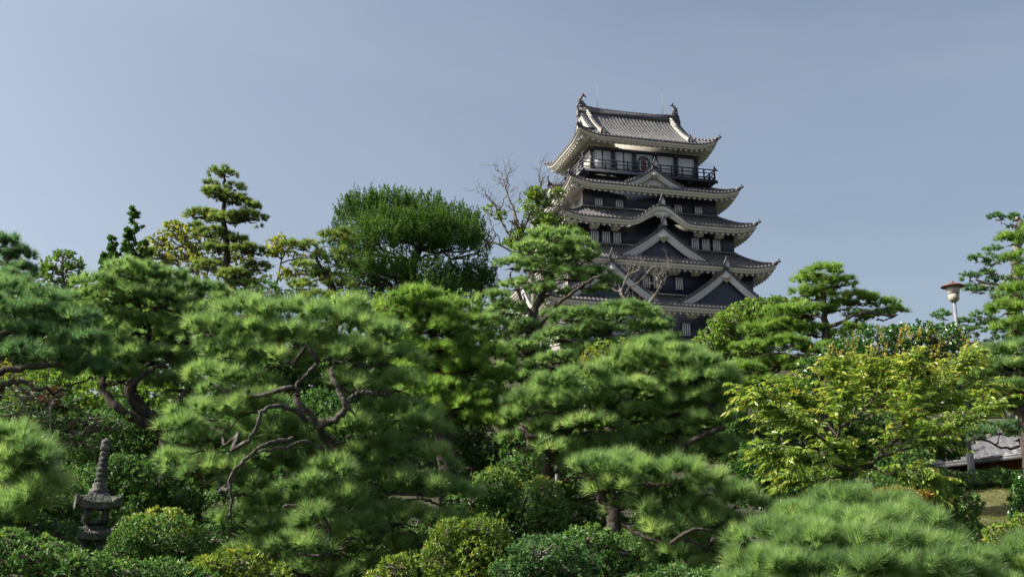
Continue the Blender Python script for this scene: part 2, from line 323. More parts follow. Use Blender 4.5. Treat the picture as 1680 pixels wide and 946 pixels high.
def bush(label, Y, lobes, m=AZAL, name='azalea_bush', cat='bush', leaf=.05, lw=.020, n=7, dens=1.0, seed=1, top=None, bias=0., zmin=-.5,
         stems=True, lo=.5, hi=1.45, layers=2, trunk=None, tr=.05, up=.4, spread=.16, rough=.10, group=None, bark=BARKG, droop=0., crown='foliage'):
    """lobes: (px,py,rx,ry[,dY]); leafy shoots over every lobe, in `layers` shells"""
    rng = np.random.default_rng(seed); pm = ppm(Y); parts = []; hubs = []
    if not trunk: lobes = list(lobes)+[(l[0], l[1]+l[3]*.85, l[2]*.92, l[3]*.9, (l[4] if len(l) > 4 else 0)+.15) for l in lobes]
    cs = [at(l[0], l[1], Y+(l[4] if len(l) > 4 else 0)) for l in lobes]
    if trunk: T = catmull([at(a, b, Y+c) for a, b, c in trunk], 5)
    else:
        c = min(cs, key=lambda q: q[2]); T = np.array([[c[0], c[1], ground_z(c[0], c[1])-.05], c*[1,1,.6]+[0,0,.4*ground_z(c[0],c[1])], c])
    gz = float(ground_z(T[0][0], T[0][1]))
    if T[0][2] > gz+.05: T = np.vstack([[T[0][0], T[0][1], gz-.1], T])
    base = np.array([T[0][0], T[0][1], gz])
    root = empty(name, base); tag(root, label, cat, group)
    for l, c in zip(lobes, cs):
        R = np.array([l[2]/pm, l[2]/pm*.9, l[3]/pm])*.95
        area = 4*pi*((R[0]*R[1])**1.6/3+(R[0]*R[2])**1.6/1.5)**(1/1.6)*(1-zmin)/2
        k = max(20, int(dens*area/(leaf*leaf*1.6)))
        lump = sphere_dirs(14, rng, zmin)
        for j in range(layers):
            kk = int(k*(1 if j == 0 else .55)); d = sphere_dirs(kk, rng, zmin)
            q = np.max(d@lump.T, axis=1)
            rr = (1 - rough*3.2*(1-np.clip(q, .6, 1))/.4)*(1-j*.2)*(rng.uniform(1-spread*.6, 1+spread*.35, kk) + (rng.random(kk) < .05)*rng.uniform(0, .16, kk))
            P = c + d*R*rr[:, None]
            A = unit(d/R*R.mean() + np.array([0, 0, up]) + rng.normal(0, .35, (kk, 3)))
            t0 = np.clip(.42+bias+rng.normal(0, .15, kk) + (top or 0)*np.clip(d[:, 2], 0, 1)**2, 0, 1)
            parts.append(rosettes(P-base, A, n, leaf, lw, lo, hi, rng, .5, t0, .12, True, droop))
        hubs.append((c, R))
    V, F, t = cat_mesh(parts)
    tl = []
    if stems:
        tl.append((T-base, np.linspace(tr, tr*.5, len(T))))
        allp = T
        for c, R in hubs:
            s = allp[np.argmin(np.linalg.norm(allp-c, axis=1)+2*np.maximum(0, allp[:, 2]-c[2]))]
            P = wig(s, c, 6, .06, rng, .05); tl.append((P-base, np.linspace(tr*.6, tr*.3, 6)))
            for d in fib_dirs(14, rng, -.3):
                tl.append((wig(P[rng.integers(2, 6)], c+d*R*.93, 5, .06, rng)-base, np.linspace(tr*.28, tr*.07, 5)))
        tubes_to('stems' if not trunk else 'trunk', tl, bark, root, 5)
    build(crown, V, F, m, root, t)
    return root
# ------------------------------------------------------------------ ground
def terrain():
    n = 170; s = np.linspace(-1, 1, n); g = np.sinh(s*4.2)/np.sinh(4.2)
    X, Yg = np.meshgrid(g*900, g*900+30); Z = ground_z(X, Yg)
    Z = np.where(np.hypot(X, Yg-60) > 150, Z - (np.hypot(X, Yg-60)-150)*.06, Z)
    i, j = np.meshgrid(np.arange(n-1), np.arange(n-1), indexing='ij'); a = (i*n+j).ravel()
    o = build('ground', np.stack([X, Yg, Z], -1).reshape(-1, 3), np.stack([a, a+1, a+n+1, a+n], 1),
              mat('garden_soil_and_moss', (.022,.017,.011), (.045,.048,.018), .95, .8, 10, c3=(.034,.033,.014), bump=1, bscale=9), smooth=True)
    tag(o, kind='structure')
terrain()
# ------------------------------------------------------------------ the castle keep
KA = radians(14.5)
KC = np.array([10.824, 93.493, 0.]) + np.array([cos(KA), sin(KA), 0])*(-.15)
KZ = 14.6
keep = empty('castle_keep', (KC[0], KC[1], KZ), KA)
tag(keep, 'five storey Japanese castle keep with black iron clad front, white eaves and grey tiled roofs', 'castle')
def kb(b, name, m, parent=None, smooth=False):
    V = np.concatenate(b.V)
    if parent is None: V = V - np.array([0, 0, KZ])
    else: V = V - np.array([0, 0, KZ])
    return build(name, V, b.F, m, parent or keep, smooth=smooth)
SIDES = {'front': lambda u, b: (u, -b), 'right': lambda u, b: (b, u), 'back': lambda u, b: (-u, b), 'left': lambda u, b: (-b, -u)}
RP = .335
def skirt(hxo, hyo, hxi, hyi, ze, zt, lift, hw, hd, K0=2.6, bump=None, irimoya=None, fh=.42, brackets=0, prof=.30, raf=.5):
    over = hxo-hxi
    def zprof(t): return (1-prof)*t + prof*t*t
    def K(A, u): return np.clip((np.abs(u)-(A-K0))/K0, 0, 1)**2.2
    roofs = MB(); caps = MB(); fas = MB(); sof = MB(); ridge = MB(); flash = MB(); bands = MB()
    for side, fn in SIDES.items():
        A, B = (hxo, hyo) if side in ('front', 'back') else (hyo, hxo)
        bf = bump if (bump and side == 'front') else (lambda u: 0*u)
        run = over
        ztop = zt; 
        if irimoya: run = hyo; 
        def zr(u, t):
            z = ze + (ztop-ze)*zprof(t) + lift*K(A, u)*(1-t)**1.5
            zb = ze + bf(u) + lift*K(A, u)
            return np.where(bf(u) > .02, np.maximum(z, zb-.02), np.where(bf(u) < 0, z+bf(u)*(1-t)**2, z))
        # surface with ribs
        nr = int(A*2/RP); offs = np.array([-.5, -.3, -.2, 0, .2, .3]); hh = np.array([0, 0, .07, .10, .07, 0])
        us, hs_ = [], []
        n0 = nr//2
        for k in range(-n0, n0+1):
            for o, h in zip(offs, hh):
                u = (k+o)*RP
                if -A < u < A: us.append(u); hs_.append(h)
        us = np.array([-A]+us+[A]); hs_ = np.array([0]+hs_+[0]); rows = 12
        if irimoya:
            gx = irimoya
            if side in ('front', 'back'):
                tm = np.where(np.abs(us) <= gx+.35, 1.0, (A-np.abs(us))/run)
            else:
                tt = (hxo-gx)/run; tm = np.minimum((A-np.abs(us))/run, tt)
        else: tm = np.minimum(1, (A-np.abs(us))/over)
        # split columns at the irimoya verge so that no sliver face joins the two lengths
        tg = np.linspace(0, 1, rows)[None, :]*tm[:, None]
        Zg = zr(us[:, None]+0*tg, tg) + hs_[:, None]
        b = B - tg*run
        X, Yv = fn(us[:, None]+0*tg, b)
        P = np.stack([X, Yv, Zg], -1)
        drop = P[:, :1].copy(); drop[..., 2] = zr(us, 0*us)[:, None] - .10
        P2 = np.concatenate([drop, P], 1)
        if irimoya and side in ('front', 'back'):
            i0 = np.where(tm >= 1)[0]; 
            roofs.grid(P2[:i0[0]]); roofs.grid(P2[i0[0]:i0[-1]+1]); roofs.grid(P2[i0[-1]+1:])
            # verge soffit below the overhanging tiles
            for e in (i0[0], i0[-1]):
                q = P[e]; q2 = q.copy(); q2[:, 2] -= .12; roofs.grid(np.stack([q, q2]))
        else: roofs.grid(P2)
        # round caps
        for k in range(-n0, n0+1):
            u = k*RP
            if abs(u) > A-.1: continue
            z = float(zr(np.array(u), np.array(0.)))+.02
            x, y = fn(u, B+.015); n8 = 8; r = .085
            an = np.arange(n8)*2*pi/n8
            for s_, bb in ((1, B+.03),):
                xs = [fn(u+r*cos(a), bb) for a in an]
                V = [(q[0], q[1], z+r*sin(a)) for q, a in zip(xs, an)] + [(fn(u+r*cos(a), B-.05)[0], fn(u+r*cos(a), B-.05)[1], z+r*sin(a)) for a in an]
                caps.add(V, [tuple(range(n8))]+[(i, (i+1) % n8, n8+(i+1) % n8, n8+i) for i in range(n8)])
        # eave board in two steps
        uu = np.linspace(-1, 1, 81)
        for inset, zo, h in ((.06, -.085, fh*.55), (.17, -.085-fh*.55+.01, fh*.45)):
            Ax = A-inset; u = uu*Ax; Kz = zr(uu*A, 0*uu)+zo
            ex = 0*uu
            if bump and side == 'front': ex = np.clip(bf(uu*A)/1.4, 0, 1)*.16*(1 if inset < .1 else 2)
            x0, y0 = fn(u, B-inset+0*u); u2 = uu*(Ax-.12); x1, y1 = fn(u2, B-inset-.12+0*u)
            Po = np.stack([np.stack([x0, y0, Kz], -1), np.stack([x0, y0, Kz-h-ex], -1), np.stack([x1, y1, Kz-h-ex], -1), np.stack([x1, y1, Kz], -1), np.stack([x0, y0, Kz], -1)])
            fas.grid(Po)
        # soffit
        ov = B-(hd if side in ('front', 'back') else hw); hwA = (hw if side in ('front', 'back') else hd)
        ss = np.linspace(0, 1, 7)
        u = uu[None, :]*((A-.2)-(A-.2-hwA)*ss[:, None])
        bb = (B-.2)-(ov-.2)*ss[:, None]+0*u
        rise = .38*ov
        def zs(u, s): return ze-.12-fh + lift*K(A, u/( (A-.2)-(A-.2-hwA)*s)*A)*(1-s)**1.3 + rise*s + np.where(bf(u)>0, bf(u), 0) - .0
        Z = zs(u, ss[:, None]); X, Yv = fn(u, bb); sof.grid(np.stack([X, Yv, Z], -1))
        # rafters
        nk = int((A-.5)/raf)
        for k in range(-nk, nk+1):
            u = (k)*raf
            if abs(bf(np.array(float(u)))) > .02: continue
            se = 1.0 if abs(u) <= hwA else (A-.2-abs(u))/(A-.2-hwA)
            if se < .15: continue
            s = np.linspace(.06, se, 5); bb = (B-.2)-(ov-.2)*s; V = []
            for dz in (.03, -.17):
                for du in (-.085, .085):
                    z = zs(np.full(5, float(u)), s)+dz; x, y = fn(u+du+0*s, bb); V.append(np.stack([x, y, z], -1))
            a_, b_, c_, d_ = V
            sof.grid(np.stack([a_, b_, d_, c_, a_]))
            sof.add([a_[0], b_[0], d_[0], c_[0]], [(0, 1, 2, 3)])
        # purlin and bracket blocks on the lower storeys
        if brackets:
            s = .62; b0 = (B-.2)-(ov-.2)*s; L = hwA+.6
            nb = int(L*2/1.85)
            for k in range(nb+1):
                u = -L+.25+(2*L-.5)*k/nb
                if abs(float(bf(np.array(u)))) > .02: continue
                zz = float(zs(np.array(float(u)), np.array(s)))-.17
                x0, y0 = fn(u-.31, b0+.32); x1, y1 = fn(u+.31, hd-.02 if side in ('front', 'back') else hw-.02)
                bm = MB(); V = []
                bi = (hd if side in ('front', 'back') else hw)-.02
                for (bb, za, zb_) in ((b0+.34, zz-.14, zz+.0), (b0+.1, zz-.36, zz+.06), (bi, zz-.36, zz+.2)):
                    for uo in (-.31, .31):
                        x, y = fn(u+uo, bb); V.append((x, y, za)); V.append((x, y, zb_))
                bm.add(V, [(0,1,3,2),(0,2,6,4),(4,6,10,8),(1,5,7,3),(5,9,11,7),(0,4,5,1),(4,8,9,5),(2,3,7,6),(6,7,11,10)])
                kb(bm, 'bracket', EAVE)
    # corner beams, hip ridges and their ornaments
    corners = []
    for sx in (-1, 1):
        for sy in (-1, 1):
            bands = MB(); ridge = MB(); corners.append((bands, ridge))
            p0 = np.array([sx*(hw-.1), sy*(hd-.1), ze-.12-fh+.38*(hxo-hw)-.1]); p1 = np.array([sx*(hxo-.42), sy*(hyo-.42), ze-.12-fh+lift*.72-.04])
            bands.bar(p0, p1, .30, .34)
            tt = np.linspace(0, 1, 10)*(1.0 if not irimoya else (hxo-irimoya)/hyo)
            d = tt*(over if not irimoya else hyo)
            zz = ze+(zt-ze)*zprof(tt)+lift*np.clip((K0-d)/K0, 0, 1)**2.2*(1-tt)**1.5
            P = np.stack([sx*(hxo-d), sy*(hyo-d), zz+.08], -1)
            for i in range(len(P)-1): ridge.bar(P[i]+(P[i]-P[i+1])*.1, P[i+1]+(P[i+1]-P[i])*.04, .22, .24)
            e = P[0]; o = np.array([sx, sy, 0])*.7071
            ridge.bar(e-o*.1, e+o*.30+[0, 0, .12], .17, .16)
            ridge.tube([e+o*.05+[0, 0, .02], e+o*.10+[0, 0, .22], e+o*.20+[0, 0, .36]], [.11, .065, .025], 6)
    if not irimoya:
        for sgn in (-1, 1):
            flash.bar((-hxi-.12, sgn*(hyi+.1), zt+.10), (hxi+.12, sgn*(hyi+.1), zt+.10), .14, .16)
            flash.bar((sgn*(hxi+.1), -hyi-.1, zt+.10), (sgn*(hxi+.1), hyi+.1, zt+.10), .14, .16)
    r = kb(roofs, 'roof', TILE); kb(caps, 'eave_tiles', TILECAP, r)
    kb(fas, 'eave_board', EAVE); kb(sof, 'soffit', EAVE); [(kb(q[0], 'corner_beam', PLASTER2), kb(q[1], 'hip_ridge', RIDGE, r)) for q in corners]
    if not irimoya: kb(flash, 'ridge_strip', TILECAP, r)
    return zprof
def onigawara(b, x, y, z, s=1., ax=0):
    """ridge end tile with a tapering body and a knob"""
    prof = [(-.34,-.25),(.34,-.25),(.30,.05),(.38,.02),(.24,.30),(.12,.55),(.07,.72),(-.07,.72),(-.12,.55),(-.24,.30),(-.38,.02),(-.30,.05)]
    n = len(prof); V = []
    for d in (-.12, .10):
        for p, q in prof:
            V.append((x+p*s, y+d*s, z+q*s) if ax == 0 else (x+d*s, y+p*s, z+q*s))
    b.add(V, [tuple(range(n)), tuple(range(n, 2*n))[::-1]]+[(i, (i+1) % n, n+(i+1) % n, n+i) for i in range(n)])
    b.lathe((x, y, z+.68*s), [(.02*s, 0), (.08*s, .05*s), (.09*s, .12*s), (.05*s, .18*s), (.06*s, .22*s), (.02*s, .30*s)], 8)
def gable(x0, w, zb, za, yf, yb, tym, name='gable', bh=.46, side=None, orn=1., flare=.26, tymdrop=.0):
    """a triangular dormer; side None faces the front, 'left'/'right' face those ways"""
    H = za-zb
    def T(x, y, z):
        if side == 'left': return (y, -x, z)
        if side == 'right': return (-y, x, z)
        return (x, y, z)
    def zc(s): return za - H*((1+flare)*s - flare*s*s)
    root = MB(); s = np.linspace(0, 1.04, 15); ny = int((yb-yf)/RP); offs = np.array([-.5, -.3, -.2, 0, .2, .3]); hh = np.array([0, 0, .07, .10, .07, 0])
    ys = [yf]; hs_ = [0.]
    for k in range(ny+1):
        for o, h in zip(offs, hh):
            y = yf+.17+(k+o)*RP
            if yf < y < yb: ys.append(y); hs_.append(h)
    ys = np.array(ys+[yb]); hs_ = np.array(hs_+[0.])
    for sg in (-1, 1):
        X = x0+sg*w*s[:, None]+0*ys; Z = zc(s)[:, None]+.16+hs_[None, :]; Yv = 0*s[:, None]+ys[None, :]
        q = T(X, Yv, Z); root.grid(np.stack([q[0]+0*X, q[1]+0*X, q[2]+0*X], -1))
        # front band of the verge
        for (ya, yc, z1, z0) in ((yf-.01, yf-.01, .17, -.03), (yf-.01, yb, -.03, -.03)):
            q1 = T(x0+sg*w*s, ya+0*s, zc(s)+z1); q2 = T(x0+sg*w*s, yc+0*s, zc(s)+z0)
            root.grid(np.stack([np.stack(q1, -1), np.stack(q2, -1)]))
    g = kb(root, name+'_roof', TILE)
    caps = MB(); L = hypot(w, H); nc = int(L/.30)
    for sg in (-1, 1):
        for k in range(nc):
            t = (k+.6)/nc; t = t*1.02; n8 = 8; an = np.arange(n8)*2*pi/n8; r = .10
            cx, cz = x0+sg*w*t, float(zc(t))+.09
            V = [T(cx+r*cos(a), yf-.05, cz+r*sin(a)) for a in an]+[T(cx+r*cos(a), yf+.02, cz+r*sin(a)) for a in an]
            caps.add(V, [tuple(range(n8))]+[(i, (i+1) % n8, n8+(i+1) % n8, n8+i) for i in range(n8)])
            # small roll on top of the verge
            a0 = T(cx, yf+.0, cz+.16); a1 = T(cx, yf+.30, cz+.16); caps.tube([a0, a1], [.07, .07], 6)
    kb(caps, 'verge_tiles', RIDGE, g)
    bb = MB(); s2 = np.linspace(0, 1, 15)
    def strip(y0, y1, ztop, h, s2=s2):
        for sg in (-1, 1):
            hv = h
            P = []
            for (yy, dz) in ((y0, ztop), (y0, ztop-hv), (y1, ztop-hv), (y1, ztop), (y0, ztop)):
                P.append(np.stack([v+0*s2 for v in T(x0+sg*w*s2, yy+0*s2, zc(s2)+dz)], -1))
            P = np.stack(P); bb.grid(P)
            bb.add(P[:4, -1], [(0, 1, 2, 3)])
    sl = hypot(1, H/w)
    strip(yf+.03, yf+.16, -.03, .16*sl); strip(yf+.10, yf+.24, -.03, bh*sl)
    kb(bb, 'barge_board', PLASTER2, g)
    ty = MB(); s3 = np.linspace(1, 0, 10)
    poly = [(x0-w*a, float(zc(a))-.1) for a in s3]+[(x0+w*a, float(zc(a))-.1) for a in s3[::-1][1:]]
    poly += [(x0+w, zb-.5), (x0-w, zb-.5)]
    V = [T(a, yf+.42, b) for a, b in poly]; ty.add(V, [tuple(range(len(poly)))])
    kb(ty, 'tympanum', tym, g)
    ge = MB(); zt_ = za-.03-bh*sl*.78; sc = bh*1.5
    gp = [(-.52,.02),(-.55,-.22),(-.38,-.30),(-.28,-.22),(-.22,-.48),(0,-.74),(.22,-.48),(.28,-.22),(.38,-.30),(.55,-.22),(.52,.02),(0,.45)]
    V = [T(x0+a*sc, yf+.02, zt_+b*sc) for a, b in gp]+[T(x0+a*sc, yf+.13, zt_+b*sc) for a, b in gp]; n = len(gp)
    ge.add(V, [tuple(range(n))[::-1], tuple(range(n, 2*n))]+[(i, (i+1) % n, n+(i+1) % n, n+i) for i in range(n)])
    for k in range(8): pass
    kb(ge, 'gable_pendant', PLASTER, g)
    rd = MB(); a0 = T(x0, yf-.06, za+.30); a1 = T(x0, yb, za+.30); rd.bar(a0, a1, .26, .34)
    q = T(x0, yf-.08, za+.42); onigawara(rd, q[0], q[1], q[2], .8*orn, 0 if side is None else 1)
    kb(rd, 'gable_ridge', RIDGE, g)
    return g
def window(x, y, z0, z1, w_=.74, nb=4, side='front', frame=IRON, bars=BARS):
    def Bx(b, u0, u1, d0, d1, za, zb):
        if side == 'front': b.box(x+u0, x+u1, y-d1, y-d0, za, zb)
        elif side == 'left': b.box(y-d1, y-d0, x+u0, x+u1, za, zb)
        else: b.box(y+d0, y+d1, x+u0, x+u1, za, zb)
    f = MB(); h = w_/2
    for (a, b, c, d) in ((-h-.09, h+.09, z1, z1+.09), (-h-.09, h+.09, z0-.09, z0), (-h-.09, -h, z0, z1), (h, h+.09, z0, z1)): Bx(f, a, b, .0, .075, c, d)
    fo = kb(f, 'window', frame)
    g = MB(); Bx(g, -h, h, .002, .02, z0, z1); kb(g, 'window_recess', DARK, fo)
    br = MB()
    for k in range(nb):
        c = -h + w_*(k+.5)/nb; Bx(br, c-w_/nb*.30, c+w_/nb*.30, .022, .062, z0, z1)
    kb(br, 'window_bars', bars, fo)
TIERS = [  # half x, half y, z bottom, z top
    (9.15, 7.65, 14.7, 20.4), (8.12, 6.62, 21.2, 24.3), (7.08, 5.58, 25.5, 28.0), (6.08, 4.58, 29.0, 31.45), (5.0, 3.5, 32.3, 36.3)]
bw = MB()
for hx, hy, a, b in TIERS: bw.box(-hx, hx, -hy, hy, a, b)
kb(bw, 'white_walls', PLASTER)
BUMP = lambda u: np.where(np.abs(u) < 3.0, 1.45*(.5+.5*np.cos(pi*np.minimum(np.abs(u), 3.0)/3.0))**1.08, 0*u) if True else 0
for i, (hx, hy, a, b) in enumerate(TIERS[:4]):
    m = MB(); z1 = b
    if i == 2:
        us = np.linspace(-2.6, 2.6, 21); m.prism([(-hx-.0, a), (hx, a), (hx, b)]+[(u, 27.42+float(BUMP(np.array(u)))) for u in us[::-1]]+[(-hx, b)], -hy-.05, -hy-.003)
    else: m.box(-hx, hx, -hy-.05, -hy-.003, a, z1)
    kb(m, 'iron_cladding', IRON)
# roofs from the lowest to the top
skirt(10.75, 9.25, 8.12, 6.62, 20.12, 21.45, .48, 9.15, 7.65, brackets=1)
skirt(9.65, 8.15, 7.08, 5.58, 23.98, 25.75, .48, 8.12, 6.62, brackets=1)
skirt(8.60, 7.10, 6.08, 4.58, 27.72, 29.25, .42, 7.08, 5.58, brackets=1, bump=BUMP)
skirt(7.65, 6.15, 5.0, 3.5, 31.02, 32.45, .48, 6.08, 4.58)
GX = 4.35
skirt(6.42, 4.87, 5.0, 3.5, 35.82, 39.85, .62, 5.0, 3.5, irimoya=GX, prof=.34, fh=.38)
# lower gables
for sx in (-1, 1): gable(sx*4.95, 4.0, 20.62, 23.55, -8.3, -6.7, IRON, bh=.50)
gable(0, 3.92, 24.5, 27.05, -7.25, -5.6, IRON, bh=.60)
gable(0, 2.62, 31.25, 32.75, -5.75, -3.6, PLASTER, bh=.42, orn=.85, flare=.34)
gable(0, 2.6, 24.5, 26.9, -8.9, -7.1, PLASTER, side='left'); gable(0, 2.6, 24.5, 26.9, -8.9, -7.1, IRON, side='right')
gable(-.2, 3.0, 30.9, 32.45, -7.6, -5.1, PLASTER, side='left', bh=.36)
gable(0, 3.0, 27.9, 29.6, -9.2, -6.1, PLASTER, side='left', bh=.40)
gable(0, 3.4, 20.62, 23.3, -10.1, -8.2, PLASTER, side='left')
# karahafu ornament and pendant
b = MB(); onigawara(b, 0, -7.12, 29.33, .80); b.bar((0, -7.1, 29.28), (0, -4.6, 29.40), .24, .2); kb(b, 'arched_gable_ridge', RIDGE)
b = MB(); b.prism([(-1.0,28.42),(-.85,28.20),(-.55,28.22),(-.40,28.06),(-.18,28.08),(0,27.84),(.18,28.08),(.40,28.06),(.55,28.22),(.85,28.20),(1.0,28.42),(.6,28.62),(-.6,28.62)], -6.98, -6.86)
b.lathe((0, -7.0, 28.2), [(.05,0),(.05,.02)], 8); kb(b, 'gable_pendant', PLASTER)
# windows
for x in (-4.70, -2.85, 2.50, 4.38): window(x+.0, -4.62, 29.42, 30.12, .72)
for x in (-5.45, -4.45, -3.48, 3.48, 4.45, 5.45): window(x, -5.62, 25.88, 26.92, .72)
for x in (-1.45, -.48, 1.43): window(x, -6.67, 22.05, 23.08, .70)
for x in (-.05, 1.45, 5.4, 6.4, -5.4, -6.4): window(x, -7.70, 18.0, 19.05, .72)
for (y, z0, z1, hx) in ((-3.3, 29.45, 30.35, 6.08), (1.0, 29.45, 30.35, 6.08), (-4, 25.9, 26.9, 7.08), (-1, 25.9, 26.9, 7.08), (-5, 22.0, 23.0, 8.12), (-2, 22.0, 23.0, 8.12), (-6, 17.6, 19.1, 9.15), (-3.4, 17.6, 19.1, 9.15), (-1, 17.6, 19.1, 9.15)):
    window(y, -hx, z0, z1, 1.5, 5, 'left', PLASTER, GREYSH)
# top storey: timber frame, panels, arched door
fr = MB(); HX, HY = 5.0, 3.5; yo = -HY
fr.box(-HX-.09, HX+.09, yo-.09, yo-.003, 34.90, 35.22); fr.box(-HX-.09, HX+.09, yo-.09, yo-.003, 32.75, 32.98)
for k in range(6):
    x = -HX+.16+k*(2*HX-.32)/5; fr.box(x-.17, x+.17, yo-.13, yo-.004, 32.98, 34.90)
for k in (0, 1): x = -HX+.16+(k+.5)*(2*HX-.32)/5; fr.box(x-.05, x+.05, yo-.07, yo-.003, 32.98, 34.90)
for sx in (-1, 1):
    X0, X1 = (-HX-.09, -HX-.003) if sx < 0 else (HX+.003, HX+.09)
    fr.box(X0, X1, -HY-.003, HY, 34.90, 35.22); fr.box(X0, X1, -HY-.003, HY, 32.75, 32.98)
    for y in (-1.17, 1.17, 3.4): fr.box(X0, X1, y-.14, y+.14, 32.98, 34.90)
kb(fr, 'timber_frame', WOODK)
g = MB()
for k in range(6):
    x = -HX+.16+k*(2*HX-.32)/5; g.lathe((x, yo-.10, 35.02), [(.07, 0), (.07, .10)], 6)
kb(g, 'brass_studs', GOLD)
for k in range(5):
    g = MB(); xa = -HX+.16+k*(2*HX-.32)/5+.17; xb = xa+(2*HX-.32)/5-.34; g.box(xa, xb, yo-.035, yo-.002, 32.98, 34.90); kb(g, 'wall_panel', PLASTER2)
d = MB(); xd = -.10
arch = [(xd-.62, 32.98)]+[(xd-.62*cos(a)*(1), 34.10+.62*sin(a)) for a in np.linspace(0, pi, 13)]+[(xd+.62, 32.98)]
inn = [(xd+.44, 32.98)]+[(xd+.44*cos(a), 34.10+.46*sin(a)) for a in np.linspace(0, pi, 13)]+[(xd-.44, 32.98)]
n = len(arch); inn = inn[::-1]
V = [(p[0], yo-.10, p[1]) for p in arch]+[(p[0], yo-.10, p[1]) for p in inn]+[(p[0], yo-.003, p[1]) for p in arch]+[(p[0], yo-.003, p[1]) for p in inn]
d.add(V, [(i, i+1, n+i+1, n+i) for i in range(n-1)]+[(i, i+1, 2*n+i+1, 2*n+i) for i in range(n-1)]+[(n+i, n+i+1, 3*n+i+1, 3*n+i) for i in range(n-1)])
dd = kb(d, 'arched_door', WOODK); b = MB(); b.prism([(xd-.24, 32.98), (xd+.24, 32.98), (xd+.24, 34.48), (xd-.24, 34.48)], yo-.06, yo-.037); kb(b, 'door_panel', REDWOOD, dd)
# balcony
bf_ = MB(); BX, BY = 6.05, 4.65
for (x0, x1, y0, y1) in ((-BX, BX, -BY, -HY-.0), (-BX, BX, HY, BY), (-BX, -HX, -HY, HY), (HX, BX, -HY, HY)): bf_.box(x0, x1, y0, y1, 32.62, 32.76)
for s in (-1, 1):
    bf_.box(-BX-.25, BX+.25, s*BY-.09, s*BY+.09, 32.42, 32.64); bf_.box(s*BX-.088, s*BX+.088, -BY-.25, BY+.25, 32.41, 32.63)
bl = kb(bf_, 'balcony', WOODK)
br = MB()
for k in range(7): 
    x = -BX+.5+k*(2*BX-1)/6
    for s in (-1, 1): br.box(x-.11, x+.11, min(s*BY*1.0, s*3.5), max(s*BY*1.0, s*3.5), 32.14, 32.415)
for k in range(5):
    y = -3.2+k*1.6
    for s in (-1, 1): br.box(min(s*BX, s*5), max(s*BX, s*5), y-.11, y+.11, 32.14, 32.405)
kb(br, 'balcony_beams', WOODK, bl)
rl = MB(); ex = .35
for z, h_ in ((33.62, .085), (33.30, .07), (32.90, .09)):
    for s in (-1, 1):
        rl.box(-BX-ex*(z > 33.5), BX+ex*(z > 33.5), s*BY-h_/2, s*BY+h_/2, z-h_/2, z+h_/2)
        rl.box(s*BX-h_/2+.002, s*BX+h_/2-.002, -BY-ex*(z > 33.5), BY+ex*(z > 33.5), z-h_/2+.004, z+h_/2+.004)
for k in range(13):
    x = -BX+k*2*BX/12
    for s in (-1, 1): rl.box(x-.055, x+.055, s*BY-.055, s*BY+.055, 32.76, 33.60 if k not in (0, 12) else 33.95)
for k in range(1, 9):
    y = -BY+k*2*BY/9
    for s in (-1, 1): rl.box(s*BX-.055, s*BX+.055, y-.055, y+.055, 32.76, 33.60)
kb(rl, 'balcony_railing', WOODK, bl)
wr = MB()
for zz in (33.95, 34.2):
    for k in range(12):
        x0 = -BX+k*2*BX/12; x1 = x0+2*BX/12; wr.tube([(x0, -BY+.1, zz), ((x0+x1)/2, -BY+.1, zz-.04), (x1, -BY+.1, zz)], [.012]*3, 4, False)
for k in range(13): wr.tube([(-BX+k*2*BX/12, -BY+.1, 33.6), (-BX+k*2*BX/12, -BY+.1, 34.22)], [.012]*2, 4)
kb(wr, 'safety_wires', mat('wire_grey', (.35,.35,.36), rough=.5), bl)
